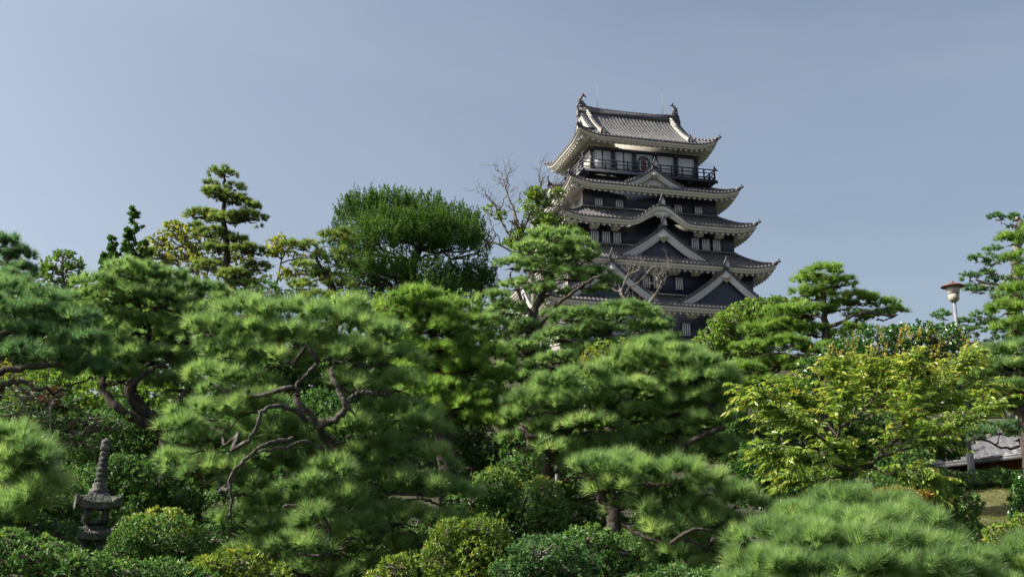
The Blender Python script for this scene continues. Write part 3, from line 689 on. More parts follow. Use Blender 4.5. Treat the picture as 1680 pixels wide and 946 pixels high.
# top ridge, descending ridges, gable ends, fish, rods
rd = MB(); rr = [(-4.75, 39.98+.16), (-2.4, 39.98), (0, 39.95), (2.4, 39.98), (4.75, 39.98+.16)]
rd.prism([(x, z-.31) for x, z in rr]+[(x, z+.31) for x, z in rr[::-1]], -.17, .17)
rd.tube([(x, 0, z+.34) for x, z in rr], [.12]*5, 8)
for s in (-1, 1): onigawara(rd, s*4.85, 0, 39.75, 1.0, 1)
kb(rd, 'main_ridge', RIDGE)
zf = lambda y: 35.82+(39.85-35.82)*((1-.34)*(4.87-abs(y))/4.87+.34*((4.87-abs(y))/4.87)**2)
for sx in (-1, 1):
    for sy in (-1, 1):
        q = MB(); ys = np.linspace(.1, 4.25, 12); x = sx*4.05
        for y0, y1 in zip(ys[:-1], ys[1:]): q.bar((x, sy*y0, zf(y0)+.20), (x, sy*(y1+.03), zf(y1+.03)+.20), .26, .44)
        o = kb(q, 'descending_ridge', RPLAS); t = MB(); onigawara(t, x, sy*4.32, zf(4.3)+.22, .62, 0)
        for y0, y1 in zip(ys[:-1], ys[1:]): t.bar((x, sy*y0, zf(y0)+.45), (x, sy*(y1+.03), zf(y1+.03)+.45), .30, .08)
        kb(t, 'ridge_tiles', RIDGE, o)
    q = MB(); xs = sx*(GX+.02); yy = np.linspace(-2.85, 2.85, 15); poly = [(y, zf(y)-.1) for y in yy]+[(2.85, zf(2.85)-.4), (-2.85, zf(2.85)-.4)]
    q.add([(xs, a, b) for a, b in poly], [tuple(range(len(poly)))]); o = kb(q, 'gable_end', PLASTER)
    q = MB()
    for s in (-1, 1):
        yv = np.linspace(0, 3.1, 12); z = np.array([zf(v) for v in yv]); P = []
        for (dx, dz) in ((.34, -.10), (.34, -.62), (.22, -.62), (.22, -.10), (.34, -.10)): P.append(np.stack([sx*(GX+dx)+0*yv, s*yv, z+dz], -1))
        q.grid(np.stack(P))
    kb(q, 'barge_board', PLASTER, o)
    q = MB()
    for s in (-1, 1):
        for k in range(16): 
            y = s*(k+.5)*.2; q.tube([(sx*(GX-.25), y, zf(y)+.12), (sx*(GX+.42), y, zf(y)+.12)], [.085, .085], 6)
    kb(q, 'verge_tiles', RIDGE, o)
for sx in (-1, 1):
    f = MB(); c = lambda dx, z: (sx*(4.45-dx*1.0), 0, 40.42+z)
    f.box(min(sx*4.1, sx*4.85), max(sx*4.1, sx*4.85), -.22, .22, 40.38, 40.50)
    f.tube([c(.32,.16), c(.12,.20), c(-.12,.32), c(-.22,.55), c(-.17,.80), c(-.02,1.0), c(.10,1.10)], [.13,.21,.23,.20,.15,.10,.06], 8)
    f.prism([c(.05,1.05)[::2], c(-.02,1.45)[::2], c(.14,1.25)[::2], c(.42,.92)[::2], c(.22,1.02)[::2]], -.05, .05)
    f.prism([c(-.2,.3)[::2], c(-.48,.55)[::2], c(-.36,.2)[::2], c(-.25,.1)[::2]], -.04, .04)
    f.prism([c(-.26,.6)[::2], c(-.42,.86)[::2], c(-.18,.82)[::2]], -.04, .04); f.prism([c(-.05,.5)[::2], c(.18,.62)[::2], c(.02,.34)[::2]], -.12, .12)
    kb(f, 'fish_ornament', RIDGE)
rm = mat('metal_rod', (.18,.18,.20), (.3,.29,.29), .5, 4)
for x in (-3.0, 3.35): q = MB(); q.tube([(x, 0, 40.2), (x, 0, 42.6)], [.028, .018], 5); kb(q, 'lightning_rod', rm)
# stone base under the keep
b = MB(); 
for k, (e0, e1, z0, z1) in enumerate(((2.6, 1.2, 11.0, 13.0), (1.2, .35, 13.0, 14.9))):
    V = [(s*(9.3+e0), t*(7.8+e0), z0) for s, t in ((-1,-1),(1,-1),(1,1),(-1,1))]+[(s*(9.3+e1), t*(7.8+e1), z1) for s, t in ((-1,-1),(1,-1),(1,1),(-1,1))]
    b.add(V, [(0,1,5,4),(1,2,6,5),(2,3,7,6),(3,0,4,7),(4,5,6,7)])
kb(b, 'stone_base', STONEW)
# ------------------------------------------------------------------ pines, from the back of the garden to the front
pine('tall cloud pruned pine with stacked olive pads against the sky', 42,
     [(378,480,0),(372,440,0),(372,400,0),(366,360,0),(369,320,0),(366,285,0)],
     [(365,285,26,9),(346,304,19,9),(386,309,20,9),(357,319,30,9),(384,330,32,10),(416,341,22,10),(338,354,36,9),(372,360,34,8),(404,358,34,10),
      (350,384,34,9),(322,372,18,7),(388,396,26,9),(408,412,32,11),(355,410,28,9),(420,440,28,10),(338,436,28,10),(385,452,34,10),(405,470,30,10)],
     PINEO, tr=.16, clump=.26, L=.16, N=34, W=.012, seed=11, dens=1.3)
pine('bushy pruned pine with open forked trunk just left of the big juniper', 35,
     [(548,500,0),(545,470,0),(528,440,0),(512,415,0)],
     [(500,407,26,14),(480,402,15,9),(545,392,26,14),(562,385,14,12),(522,424,24,11),(560,420,24,14),(500,440,26,12),(535,455,34,13),(492,470,28,11),(560,470,30,14),(520,490,34,12),(575,440,20,14)],
     PINEO, tr=.14, clump=.26, L=.16, N=34, W=.011, seed=12, dens=1.2)
pine('dark tall pine with sparse blunt pads on long bare limbs at the right edge', 33,
     [(1672,600,0),(1664,540,0),(1670,480,0),(1666,430,0),(1672,380,0),(1670,358,0)],
     [(1635,357,16,8),(1663,358,18,8),(1678,375,24,10),(1655,390,20,8),(1602,426,18,9),(1628,412,20,9),(1632,430,24,9),(1590,456,20,8),(1618,450,14,7),(1597,474,20,6),(1640,462,24,9),(1612,476,20,7),
      (1645,492,22,10),(1652,500,24,12),(1548,519,22,9),(1585,530,18,9),(1608,520,22,10),(1625,535,28,12),(1600,545,20,10),(1560,540,18,9),(1655,545,26,12),(1640,560,24,10)],
     PINED, tr=.24, clump=.24, L=.10, N=46, W=.011, seed=13, dens=1.2, bark=BARKG,
     limbs=(([(1668,470,0),(1640,500,0),(1612,530,0)],.07,.03),([(1670,430,0),(1645,464,-.5),(1600,460,-1)],.07,.03),([(1670,590,0),(1640,575,-.3),(1600,562,-.6),(1550,545,-.8)],.10,.04)))
pine('slim pine with fluffy light pads in front of the white side walls of the keep', 25,
     [(872,640,0),(872,590,0),(870,540,0),(882,500,.2),(905,450,.2),(915,415,.3)],
     [(900,392,50,15),(945,405,40,14),(870,410,38,14),(925,425,55,15),(968,425,28,14),(840,436,32,14),(885,440,45,14),(975,450,34,12),(930,455,45,14),(1000,462,22,9),
      (850,470,36,13),(812,490,34,18),(900,480,40,13),(980,478,30,9),(835,512,38,14),(805,530,34,18),(860,540,38,14),(850,575,50,16),(815,580,36,16),(905,600,50,16),(870,625,50,16),(835,610,40,14)],
     PINE, tr=.13, clump=.20, L=.13, N=46, W=.0075, seed=14, dens=.8, bias=.08,
     limbs=(([(868,560,0),(905,510,-.4),(950,470,-.7),(990,450,-1)],.06,.025),([(872,520,0),(850,480,.3),(835,450,.4)],.05,.02)))
pine('layered pine whose dark upper pad sits below the dead twigs', 23,
     [(1000,650,0),(998,600,0),(994,560,0),(1010,530,0)],
     [(1030,510,50,14),(1066,522,34,11),(1000,520,36,12),(1060,540,46,13),(1092,556,28,11),(1080,565,45,12),(940,522,50,16),(975,545,46,16),(925,555,50,16),(960,575,40,14),(1010,570,40,14),(1035,590,50,15),(920,590,40,14)],
     PINE, tr=.12, clump=.20, L=.13, N=50, W=.0072, seed=15, dens=1.0)
pine('round topped pine with flat bright pads, right of the keep', 24,
     [(1348,640,0),(1352,590,0),(1356,550,0),(1352,510,0),(1350,470,0)],
     [(1350,447,38,12),(1330,462,30,12),(1372,466,34,13),(1318,480,26,10),(1345,485,40,11),(1402,492,36,12),(1380,503,34,11),(1430,492,26,10),(1455,500,28,11),(1470,512,22,11),(1440,518,26,9),(1325,512,46,11),(1290,512,36,11),
      (1408,520,26,10),(1400,545,38,13),(1275,535,40,12),(1330,545,42,12),(1240,545,34,12),(1290,565,46,13),(1345,575,44,12),(1230,575,38,13),(1275,598,46,13),(1330,605,44,14),(1215,605,36,13),(1255,630,46,13),(1310,635,40,12),(1385,572,30,12)],
     PINEY, tr=.13, clump=.19, L=.12, N=48, W=.0072, seed=16, dens=1.0, bias=.05,
     limbs=(([(1354,540,0),(1385,525,-.3),(1420,512,-.4),(1462,520,-.5)],.05,.02),([(1350,600,0),(1320,590,-.3),(1280,580,-.4)],.05,.02)))
pine('dark topped pine showing behind the left end of the garden', 22,
     [(5,520,0),(8,470,0),(12,420,0)],
     [(12,400,26,17),(-15,395,26,20),(38,420,22,14),(0,430,34,20),(40,445,26,16),(20,460,44,18),(-20,460,34,20)],
     PINED, tr=.12, clump=.22, L=.16, N=50, W=.0075, seed=17)
pine('pine with long bright needles reaching in at the right edge', 20,
     [(1720,640,0),(1712,560,0),(1705,480,0),(1700,410,0)],
     [(1660,395,34,13),(1690,380,30,13),(1672,425,34,14),(1690,450,36,15),(1660,480,36,14),(1650,508,38,13),(1685,510,40,15),(1662,535,34,13),(1690,550,40,16)],
     PINEY, tr=.14, clump=.19, L=.13, N=54, W=.0062, seed=18, dens=.9)
pine('low pine pad reaching over the small tiled roof at right', 19,
     [(1700,800,0),(1690,760,0),(1678,730,0)],
     [(1605,712,36,11),(1640,704,30,10),(1670,715,30,12),(1690,700,34,12)],
     PINED, tr=.10, clump=.18, L=.11, N=60, W=.006, seed=19, dens=1.1)
pine('spreading pine between the yellow leafed tree and the right edge', 17,
     [(1690,760,0),(1682,700,0),(1672,650,0),(1665,610,0)],
     [(1630,582,44,16),(1668,575,40,16),(1650,606,50,16),(1690,600,40,16),(1612,622,40,15),(1660,640,54,16),(1620,655,44,14),(1670,668,50,14),(1700,640,40,18),(1590,600,34,14)],
     PINE, tr=.11, clump=.18, L=.12, N=64, W=.0055, seed=20)
pine('broad fluffy pine crown rising in the left middle of the garden', 17.5,
     [(280,735,0),(272,705,0),(240,680,0),(215,640,.2),(230,600,.3),(250,540,.4)],
     [(215,452,60,22),(160,470,44,22),(270,462,60,20),(330,482,60,20),(195,492,70,24),(262,500,70,24),(385,500,45,18),(330,520,66,22),(150,520,56,26),(225,540,76,26),(300,555,66,22),(390,545,60,22),(160,570,60,26),
      (250,590,70,24),(330,600,56,20),(200,620,56,22),(290,632,56,18),(345,645,46,18),(180,590,60,22),(120,500,50,22)],
     PINE, tr=.15, clump=.22, L=.135, N=64, W=.0056, seed=21, bias=.02,
     limbs=(([(280,712,0),(235,690,-.3),(195,672,-.4),(172,640,-.3),(165,600,0)],.10,.05),([(250,695,0),(215,650,-.4),(230,620,-.4),(262,600,-.2)],.07,.03),
            ([(262,700,-.2),(282,670,-.4),(300,650,-.3),(330,630,0)],.07,.03)))
pine('dense pine with dark lower tiers and a bright crown in the middle of the garden', 16,
     [(735,760,0),(728,720,0),(715,680,0),(722,620,.1),(712,560,.2),(700,510,.2)],
     [(690,492,52,20),(652,505,44,18),(738,508,44,18),(700,522,60,20),(765,535,44,18),(650,535,50,20),(715,550,64,20),(775,565,50,20),(670,570,54,20),(735,582,66,20),(800,590,44,22),(690,602,54,20),(760,612,64,20),(820,625,34,24),
      (725,640,60,20),(790,655,52,20),(690,650,50,20),(830,668,34,20),(750,672,60,20),(700,690,54,20),(790,695,50,18),(840,700,30,18)],
     PINEY, tr=.13, clump=.19, L=.12, N=66, W=.0052, seed=22, bias=-.08)
pine('wide pine with long tiers of pale green needles filling the middle right', 15.5,
     [(895,830,0),(900,770,0),(915,725,0),(950,690,0),(1000,670,.2),(1050,640,.3)],
     [(1075,572,50,20),(1040,585,50,18),(1110,588,50,20),(1150,600,50,22),(1075,606,66,22),(1010,612,60,20),(1140,625,60,22),(960,625,60,22),(1185,628,36,22),(1085,640,70,22),(905,635,50,22),(1020,645,66,22),(870,655,44,20),
      (1160,655,56,22),(960,662,66,20),(900,668,56,20),(1110,672,64,20),(1195,672,40,24),(1040,684,64,20),(860,690,46,20),(1165,695,56,20),(970,700,60,20),(905,705,56,20),(1100,715,64,20),(1030,728,64,20),(1185,735,48,20),(850,722,44,18),(975,738,56,20),(900,738,50,18),(1140,745,60,20),(1060,758,60,20),(960,765,50,18,-.3),(915,765,44,18),(1000,780,46,18,-.2)],
     PINE, tr=.085, clump=.20, L=.135, N=68, W=.005, seed=23, bias=.10,
     limbs=(([(926,712,0),(905,745,-.3),(880,720,-.4),(850,700,-.4)],.06,.03),([(1130,760,0),(1120,735,-.2),(1160,712,-.3),(1190,700,-.3)],.06,.03)))
pine('dark needled pine overhanging the left edge above the maple', 14,
     [(-70,760,0),(-60,680,0),(-40,610,0),(-10,560,0),(40,530,0)],
     [(20,478,50,24),(75,492,50,22),(-10,510,50,26),(55,520,60,26),(110,525,44,24),(15,550,60,26),(85,558,60,26),(140,565,44,24),(40,590,60,22),(105,595,56,24),(150,610,40,22),(-20,590,44,24)],
     PINED, tr=.13, clump=.21, L=.14, N=74, W=.0047, seed=24, bias=.05,
     limbs=(([(-60,660,0),(-10,640,-.2),(30,625,-.3),(65,640,-.4)],.055,.025),([(-45,620,0),(0,610,-.3),(50,600,-.3),(110,600,-.2)],.06,.03)))
pine('largest foreground pine, twisted lichened branches showing through its crown', 12.6,
     [(540,960,0),(545,900,0),(552,850,.1),(540,790,.2),(560,740,.2),(520,690,.1)],
     [(395,510,52,22),(450,518,60,24),(345,540,50,24),(510,520,62,24),(570,512,50,22),(425,555,70,26),(500,555,70,24),(580,545,66,26),(632,555,44,26),(370,580,60,26),(640,590,52,26),(455,592,60,22),(585,588,66,24),(540,575,50,20),
      (345,620,44,24),(400,625,50,22),(650,632,56,26),(610,650,40,20),(345,680,62,28),(395,672,50,22),(300,705,48,26),(400,712,56,22),(340,730,62,24),(650,682,66,26),(600,705,54,20),(700,705,44,26),(290,760,40,22),(360,775,62,24),(425,752,40,18),
      (640,742,70,26),(575,750,54,20),(710,752,50,26),(480,725,44,16),(470,770,56,22),(400,800,62,22),(530,800,50,20),(620,792,64,24),(690,800,64,26),(450,832,66,26),(740,810,34,24),(575,840,50,22),(650,850,70,26),(395,855,56,24),
      (470,872,66,26),(720,862,44,26),(610,890,62,24),(540,905,54,20),(430,905,66,24),(680,905,56,24),(500,935,66,22),(600,935,60,22),(545,770,44,18,-.7),(510,800,44,20,-.75),(560,815,46,20,-.7),(525,850,50,22,-.8),(580,870,50,22,-.7),(500,895,50,20,-.8),(470,700,34,14,-.2),(575,700,30,14,-.4),(430,660,44,18,-.3),(565,625,40,16,-.3)],
     PINE, tr=.105, clump=.20, L=.135, N=84, W=.0042, seed=25, dens=.82, bias=.06, bark=BARKL,
     limbs=(([(545,860,0),(530,800,-.3),(540,740,-.3),(520,695,-.5),(500,670,-.6),(485,650,-.6),(492,625,-.5),(520,600,-.4)],0.056,0.024),
            ([(520,695,-.5),(545,690,-.65),(568,668,-.7),(555,640,-.7),(545,612,-.6),(548,590,-.3)],0.046,0.021),([(568,668,-.7),(580,650,-.7),(600,640,-.6)],0.030,0.012),([(568,668,-.7),(585,682,-.7)],0.020,0.007),
            ([(505,690,-.6),(470,668,-.8),(432,672,-.9),(420,700,-.9),(405,725,-.9)],0.030,0.017),([(480,720,-.7),(435,730,-1),(400,755,-1.1),(378,785,-1.1),(380,825,-1.1),(375,850,-1.1)],0.025,0.012),
            ([(540,740,-.5),(500,725,-.8),(460,735,-.9),(420,742,-1)],0.026,0.012),([(530,820,-.5),(530,845,-.9),(542,870,-.95),(536,900,-.95),(555,905,-.95)],0.021,0.008),([(545,830,-.6),(500,828,-.8),(465,830,-.8)],0.023,0.012)))
pine('pine with spiky pale tufts and crooked dark limbs at the lower middle right', 11.5,
     [(1000,930,0),(1000,880,0),(1010,850,0),(985,812,0),(1010,790,.2)],
     [(975,768,44,18),(1020,760,44,18),(1065,780,56,22),(1120,775,56,22),(1010,800,46,18),(1090,810,62,22),(1160,800,54,24),(1205,820,40,24),(1045,835,54,22),(1130,840,66,24),(1190,860,50,26),(1080,868,60,20),(1150,885,62,20),
      (1215,880,34,22),(1100,912,66,22),(1040,925,60,20),(1180,920,56,22),(1120,950,66,20)],
     PINE, tr=.10, clump=.19, L=.135, N=86, W=.004, seed=26, bias=.10,
     limbs=(([(1010,850,0),(1040,872,-.1),(1080,888,-.2),(1125,885,-.3),(1165,900,-.3)],.026,.012),([(1100,888,-.5),(1140,868,-.7),(1170,872,-.7)],.022,.010)))
pine('soft pine boughs at the left edge beside the stone pagoda', 10.2,
     [(-90,950,0),(-80,860,0),(-50,800,0),(-20,770,0)],
     [(15,722,50,22),(45,745,44,20),(0,755,60,24),(50,775,44,20),(15,790,60,24),(65,798,34,18),(40,822,50,20),(-10,820,44,22),(5,850,50,20)],
     PINE, tr=.09, clump=.19, L=.135, N=96, W=.0036, seed=27, bias=.08)
pine('low mounded pine spreading across the bottom right corner in front', 7.8,
     [(1390,1060,0),(1395,1000,0),(1400,940,.1),(1395,890,.2)],
     [(1370,828,80,24,.5),(1450,835,76,24,.4),(1310,850,70,26,.2),(1400,862,90,28,.1),(1500,858,62,26,.2),(1260,880,60,28,0),(1340,890,90,28,-.2),(1440,895,90,28,-.2),(1530,895,60,26,0),(1250,920,60,24,-.3),(1320,935,90,26,-.4),(1410,935,90,26,-.4),(1500,930,80,26,-.3),(1570,930,54,24,-.1),(1250,958,70,22,-.3),(1340,968,80,22,-.4),(1430,970,80,22,-.4),(1520,962,80,22,-.3),(1590,955,54,22,-.1)],
     PINE, tr=.08, clump=.15, L=.105, N=110, W=.0028, seed=28, dens=.95, bias=.04)
pine('corner pine bough with yellowing tips at the extreme bottom right', 8.5,
     [(1760,1040,0),(1740,990,0),(1710,940,0)],
     [(1650,925,50,22),(1690,900,44,22),(1620,945,44,18),(1690,945,60,20)], PINE, tr=.06, clump=.15, L=.10, N=100, W=.003, seed=29, bias=.08)
# ------------------------------------------------------------------ juniper
def juniper():
    Y = 40; rng = np.random.default_rng(5); pm = ppm(Y)
    lob = [(575,352,24,30,.2),(600,345,40,26,1),(640,340,50,24,1.2),(690,345,50,24,1.2),(735,362,44,26,1),(772,380,24,34,.4),(560,392,22,26,-.2),(585,400,30,30,-.6),(640,375,56,30,-.6),(700,376,54,30,-.5),(750,390,40,28,-.4),(618,392,38,22,-1.2),
           (680,396,46,20,-.8),(735,402,36,18,-.6),(790,405,14,22,.4),(550,425,18,20,0),(570,432,24,16,.4),(602,442,26,20,-1),(640,440,36,18,-1),(692,450,44,20,-1.1),(712,474,36,20,-1.3),(765,452,36,22,-.4),(785,462,26,18,-.2),(755,478,34,18,-.4),(592,458,28,18,-.6),(640,462,36,16,-.5),(600,480,30,14,0),(800,440,12,22,.2),(798,475,18,16,0)]
    T = catmull([at(a, b, Y) for a, b in ((680,520),(684,480),(676,440),(690,400),(680,360))], 5)
    gz = float(ground_z(T[0][0], T[0][1])); T = np.vstack([[T[0][0], T[0][1], gz], T]); base = np.array([T[0][0], T[0][1], gz])
    root = empty('juniper_tree', base); tag(root, 'huge rounded juniper with flame like upright tips, left of the keep', 'juniper')
    parts = []; tl = [(T-base, np.linspace(.26, .10, len(T)))]
    for l in lob:
        c = at(l[0], l[1]+7, Y+l[4]*1.7); R = np.array([l[2], l[2]*.9, l[3]])/pm*.80
        k = int(125*(R[0]*R[1]+2*R[0]*R[2])/1.0); d = sphere_dirs(k, rng, -.75)
        P = c+d*R*rng.uniform(.86, 1.04, (k, 1)); big = rng.random(k)
        # each flame: shoots climbing a short leaning axis
        ax = unit(np.array([0, 0, 1.])+d*.45+rng.normal(0, .1, (k, 3))); H = .34+.36*rng.random(k)+.35*(big > .975)*(d[:, 2] > .3)
        m = 16; tt = np.linspace(0, 1, m)[None, :]
        C = P[:, None]+ax[:, None]*(H[:, None]*tt)[..., None]+rng.normal(0, 1, (k, m, 3))*(.085*(1.03-tt)**.8)[..., None]
        A = np.broadcast_to(ax[:, None], C.shape)+rng.normal(0, .25, C.shape)
        t0 = np.clip(.22+rng.normal(0, .09)+.45*tt+rng.normal(0, .12, (k, 1)), 0, 1)
        parts.append(rosettes((C-base).reshape(-1, 3), A.reshape(-1, 3), 7, .085, .028, .1, .7, rng, .2, t0.ravel()))
        s = T[np.argmin(np.linalg.norm(T-c, axis=1)+2*np.maximum(0, T[:, 2]-c[2]))]; Pp = wig(s, c, 6, .05, rng, -.05); tl.append((Pp-base, np.linspace(.07, .03, 6)))
        for dd in fib_dirs(8, rng, -.6): tl.append((wig(Pp[rng.integers(2, 6)], c+dd*R*.85, 4, .06, rng)-base, np.linspace(.03, .01, 4)))
    V, F, t = cat_mesh(parts); tubes_to('trunk', tl, BARK, root, 6); build('crown', V, F, JUNI, root, t)
juniper()
# ------------------------------------------------------------------ broadleaf trees behind
bush('yellow green broadleaf tree behind the cloud pruned pine', 47, [(262,400,34,26),(300,388,36,24),(335,400,40,26),(250,425,40,24),(300,425,44,26),(350,440,40,26),(400,425,34,22),(285,375,24,12),(420,460,30,18),(230,440,30,20)],
     YELG, 'broadleaf_tree', 'tree', .22, .11, 5, .40, seed=31, trunk=[(330,500,0),(325,460,0),(320,420,0)], tr=.14, spread=.7, rough=.22, zmin=-.8, crown='crown')
bush('sparse yellow leaved tree with bare pale branches beside the pruned pine', 46, [(455,397,22,14),(470,410,16,12),(446,415,14,10),(490,428,16,10),(505,452,20,12),(470,450,16,8)],
     YELG, 'broadleaf_tree', 'tree', .20, .10, 5, .22, seed=32, trunk=[(448,500,0),(455,460,0),(462,425,0)], tr=.07, spread=.8, rough=.25, zmin=-.8, crown='crown')
bush('small round dark crowned tree against the sky near the left end', 38, [(105,422,24,12),(80,438,22,14),(125,438,20,14),(100,448,34,16),(72,460,20,14),(130,462,20,14),(100,475,40,18)],
     CAMPH, 'broadleaf_tree', 'tree', .17, .08, 6, .42, seed=33, trunk=[(108,520,0),(106,480,0),(102,445,0)], tr=.10, spread=.6, rough=.22, bias=-.15, zmin=-.7, crown='crown')
bush('broad yellow green tree with a rounded crown against the right flank of the keep', 30, [(1195,535,40,26),(1240,512,44,22),(1285,505,44,18),(1165,570,30,30),(1215,570,50,36),(1180,605,44,30),(1260,545,44,28),(1300,530,34,20),(1240,600,50,36),(1165,630,34,26),(1215,645,50,30)],
     CAMPH, 'broadleaf_tree', 'tree', .11, .055, 6, 1.15, seed=34, trunk=[(1220,720,0),(1222,650,0),(1230,590,0)], tr=.17, spread=.35, rough=.2, bias=.1, zmin=-.7, crown='crown')
bush('dark glossy leaved evergreen behind the yellow leafed tree at right', 21, [(1440,560,50,24),(1385,580,46,26),(1500,552,50,22),(1550,556,44,22),(1350,612,50,30),(1420,605,60,32),(1495,595,60,34),(1565,590,46,30),(1600,600,30,26),(1380,650,60,30),(1470,645,60,32),(1550,640,54,32),(1330,655,40,28),(1600,650,40,28)],
     GLOSS, 'evergreen_tree', 'tree', .085, .042, 6, .75, seed=35, trunk=[(1470,770,0),(1472,700,0),(1465,640,0)], tr=.12, spread=.3, rough=.16, zmin=-.7, crown='crown')
def spires(label, Y, tips, seed):
    rng = np.random.default_rng(seed); pm = ppm(Y); b0 = at(tips[0][0]+5, 520, Y); gz = float(ground_z(b0[0], b0[1])); base = np.array([b0[0], b0[1], gz])
    root = empty('conifer_tree', base); tag(root, label, 'conifer'); parts = []; tl = []
    for (x0, y0, x1, y1, wd) in tips:
        a = at(x0, y0, Y); b = at(x1, y1, Y); P = wig(np.array([base[0], base[1], gz]) if tl == [] else a, b, 9, .008, rng); tl.append((P-base, np.linspace(.10, .012, 9)))
        k = 46
        for i in range(k):
            t = rng.random()**.8; c = b+(a-b)*t; ln = wd/pm*(.12+t)*rng.uniform(.6, 1.1)
            an = rng.uniform(0, 2*pi); d = np.array([cos(an), sin(an), .55]); Q = c+d*np.linspace(0, 1, 9)[:, None]*ln
            tl.append((Q-base, np.linspace(.012, .006, 9)))
            parts.append(rosettes(Q-base, np.broadcast_to(d, Q.shape)+0., 7, .15, .06, .3, 1.3, rng, .3, np.clip(rng.normal(.35, .15, 9), 0, 1), .1, True))
    V, F, t = cat_mesh(parts); tubes_to('trunk', tl, BARKG, root, 5); build('crown', V, F, JUNI, root, t)
spires('taller dark conifer with a thin bare leader between small tree and yellow green tree', 39, [(228,480,219,334,30),(245,480,238,400,22),(215,470,208,380,20)], 41)
spires('shorter dark conifer with twin pointed tips left of the taller conifer', 38.5, [(190,470,183,388,18),(176,470,172,412,14)], 42)
def twiggy(label, Y, limbs, m, seed, r0=.09, leaves=None, lm=None, name='bare_tree', twl=.8, depth=3, trunkpts=None, dens=1.0, thick=1.0):
    rng = np.random.default_rng(seed); base = None; tl = []; tips = []
    for lb in limbs:
        P = catmull([at(p[0], p[1], Y+(p[2] if len(p) > 2 else 0)) for p in lb[0]], 5)
        if base is None:
            gz = float(ground_z(P[0][0], P[0][1])); base = np.array([P[0][0], P[0][1], gz]); P = np.vstack([base, P])
        tl.append((P-base, np.linspace(lb[1], lb[2], len(P))))
        def grow(Q, r, ln, lev):
            for _ in range(int((7 if lev == 0 else 4)*dens)):
                i = rng.integers(len(Q)//3, len(Q)); s = Q[i]; d = unit(Q[min(i+1, len(Q)-1)]-Q[max(0, i-1)]); dv = unit(d*.6+rng.normal(0, .55, 3)+np.array([0, 0, .35]))
                W_ = wig(s, s+dv*ln*rng.uniform(.5, 1.1), 6, .09, rng, .05); tl.append((W_-base, np.linspace(r, r*.35, 6)*thick))
                if lev < depth-1: grow(W_, r*.5, ln*.6, lev+1)
                else: tips.append(W_[-1])
        grow(P, lb[2]*.6, twl, 0)
    root = empty(name, base); tag(root, label, 'tree'); tubes_to('trunk', tl, m, root, 5)
    if leaves:
        C = []
        for (px, py, rx, ry, k) in leaves:
            c = at(px, py, Y); C.append(c+sphere_dirs(k, rng)*np.array([rx, rx, ry])/ppm(Y)*rng.random((k, 1))**.4)
        C = np.concatenate(C)
        V, F, t = rosettes(C-base, rng.normal(0, 1, C.shape)+[0, 0, .8], 6, .17, .085, .5, 1.5, rng, .5, np.clip(rng.normal(.62, .2, len(C)), 0, 1), .12, True)
        build('crown', V, F, lm, root, t)
twiggy('half bare tree with sparse yellow green leaves at the left edge of the keep', 50,
       [([(880,560),(878,500),(872,450),(858,410),(850,375)],.20,.10),([(858,410),(835,385),(822,360),(812,335)],.07,.03),([(852,385),(845,350),(835,325),(828,305)],.07,.03),([(858,380),(870,350),(882,325),(888,305)],.06,.03),
        ([(866,430),(835,410),(812,398),(796,396)],.06,.03),([(872,440),(895,410),(910,380),(925,350)],.06,.03),([(850,375),(880,352),(905,335)],.05,.025)],
       BARKG, 51, leaves=[(870,340,24,20,90),(915,320,12,14,60),(895,365,24,14,140),(860,410,22,12,110),(925,395,24,12,120),(880,318,18,12,150),(893,335,14,10,60),(855,385,20,12,70),(905,365,22,16,110),(930,378,20,12,80),(885,395,26,14,120),(820,352,12,10,30),(840,400,22,10,70),(905,395,24,14,100),(800,345,10,8,18),(955,385,14,10,40)], lm=CAMPH, twl=1.25, depth=3, dens=.95, thick=1.7)
twiggy('leafless grey tree with crooked twigs in front of the lower gables', 40,
       [([(1045,600),(1048,540),(1045,505),(1030,495),(1018,480)],.11,.06),([(1018,480),(1024,465),(1030,452),(1042,446),(1052,440)],.05,.025),([(1026,482),(1032,472),(1045,465),(1058,452),(1070,438)],.05,.02),
        ([(1046,515),(1060,502),(1072,488),(1080,475),(1086,462)],.08,.04),([(1080,475),(1078,460),(1082,450),(1086,448)],.035,.02),([(1084,470),(1091,462),(1088,450),(1096,443)],.035,.018),([(1030,455),(1018,445),(1008,442),(996,440)],.02,.01)],
       DEADW, 52, twl=.55, depth=3, dens=.75)
bush('bright yellow green cypress peeping between the middle pines', 20.5, [(968,588,12,22),(960,600,12,14),(985,598,12,16)], YELG, 'cypress_shrub', 'shrub', .05, .02, 7, .8, seed=36, zmin=-.6)
bush('pale yellow leaved shrub behind the middle pines', 21.5, [(1010,590,26,26),(1030,572,20,18),(990,575,20,20)], CAMPH, 'leafy_shrub', 'shrub', .07, .035, 5, .6, seed=37, zmin=-.6, bias=.3, rough=.2)
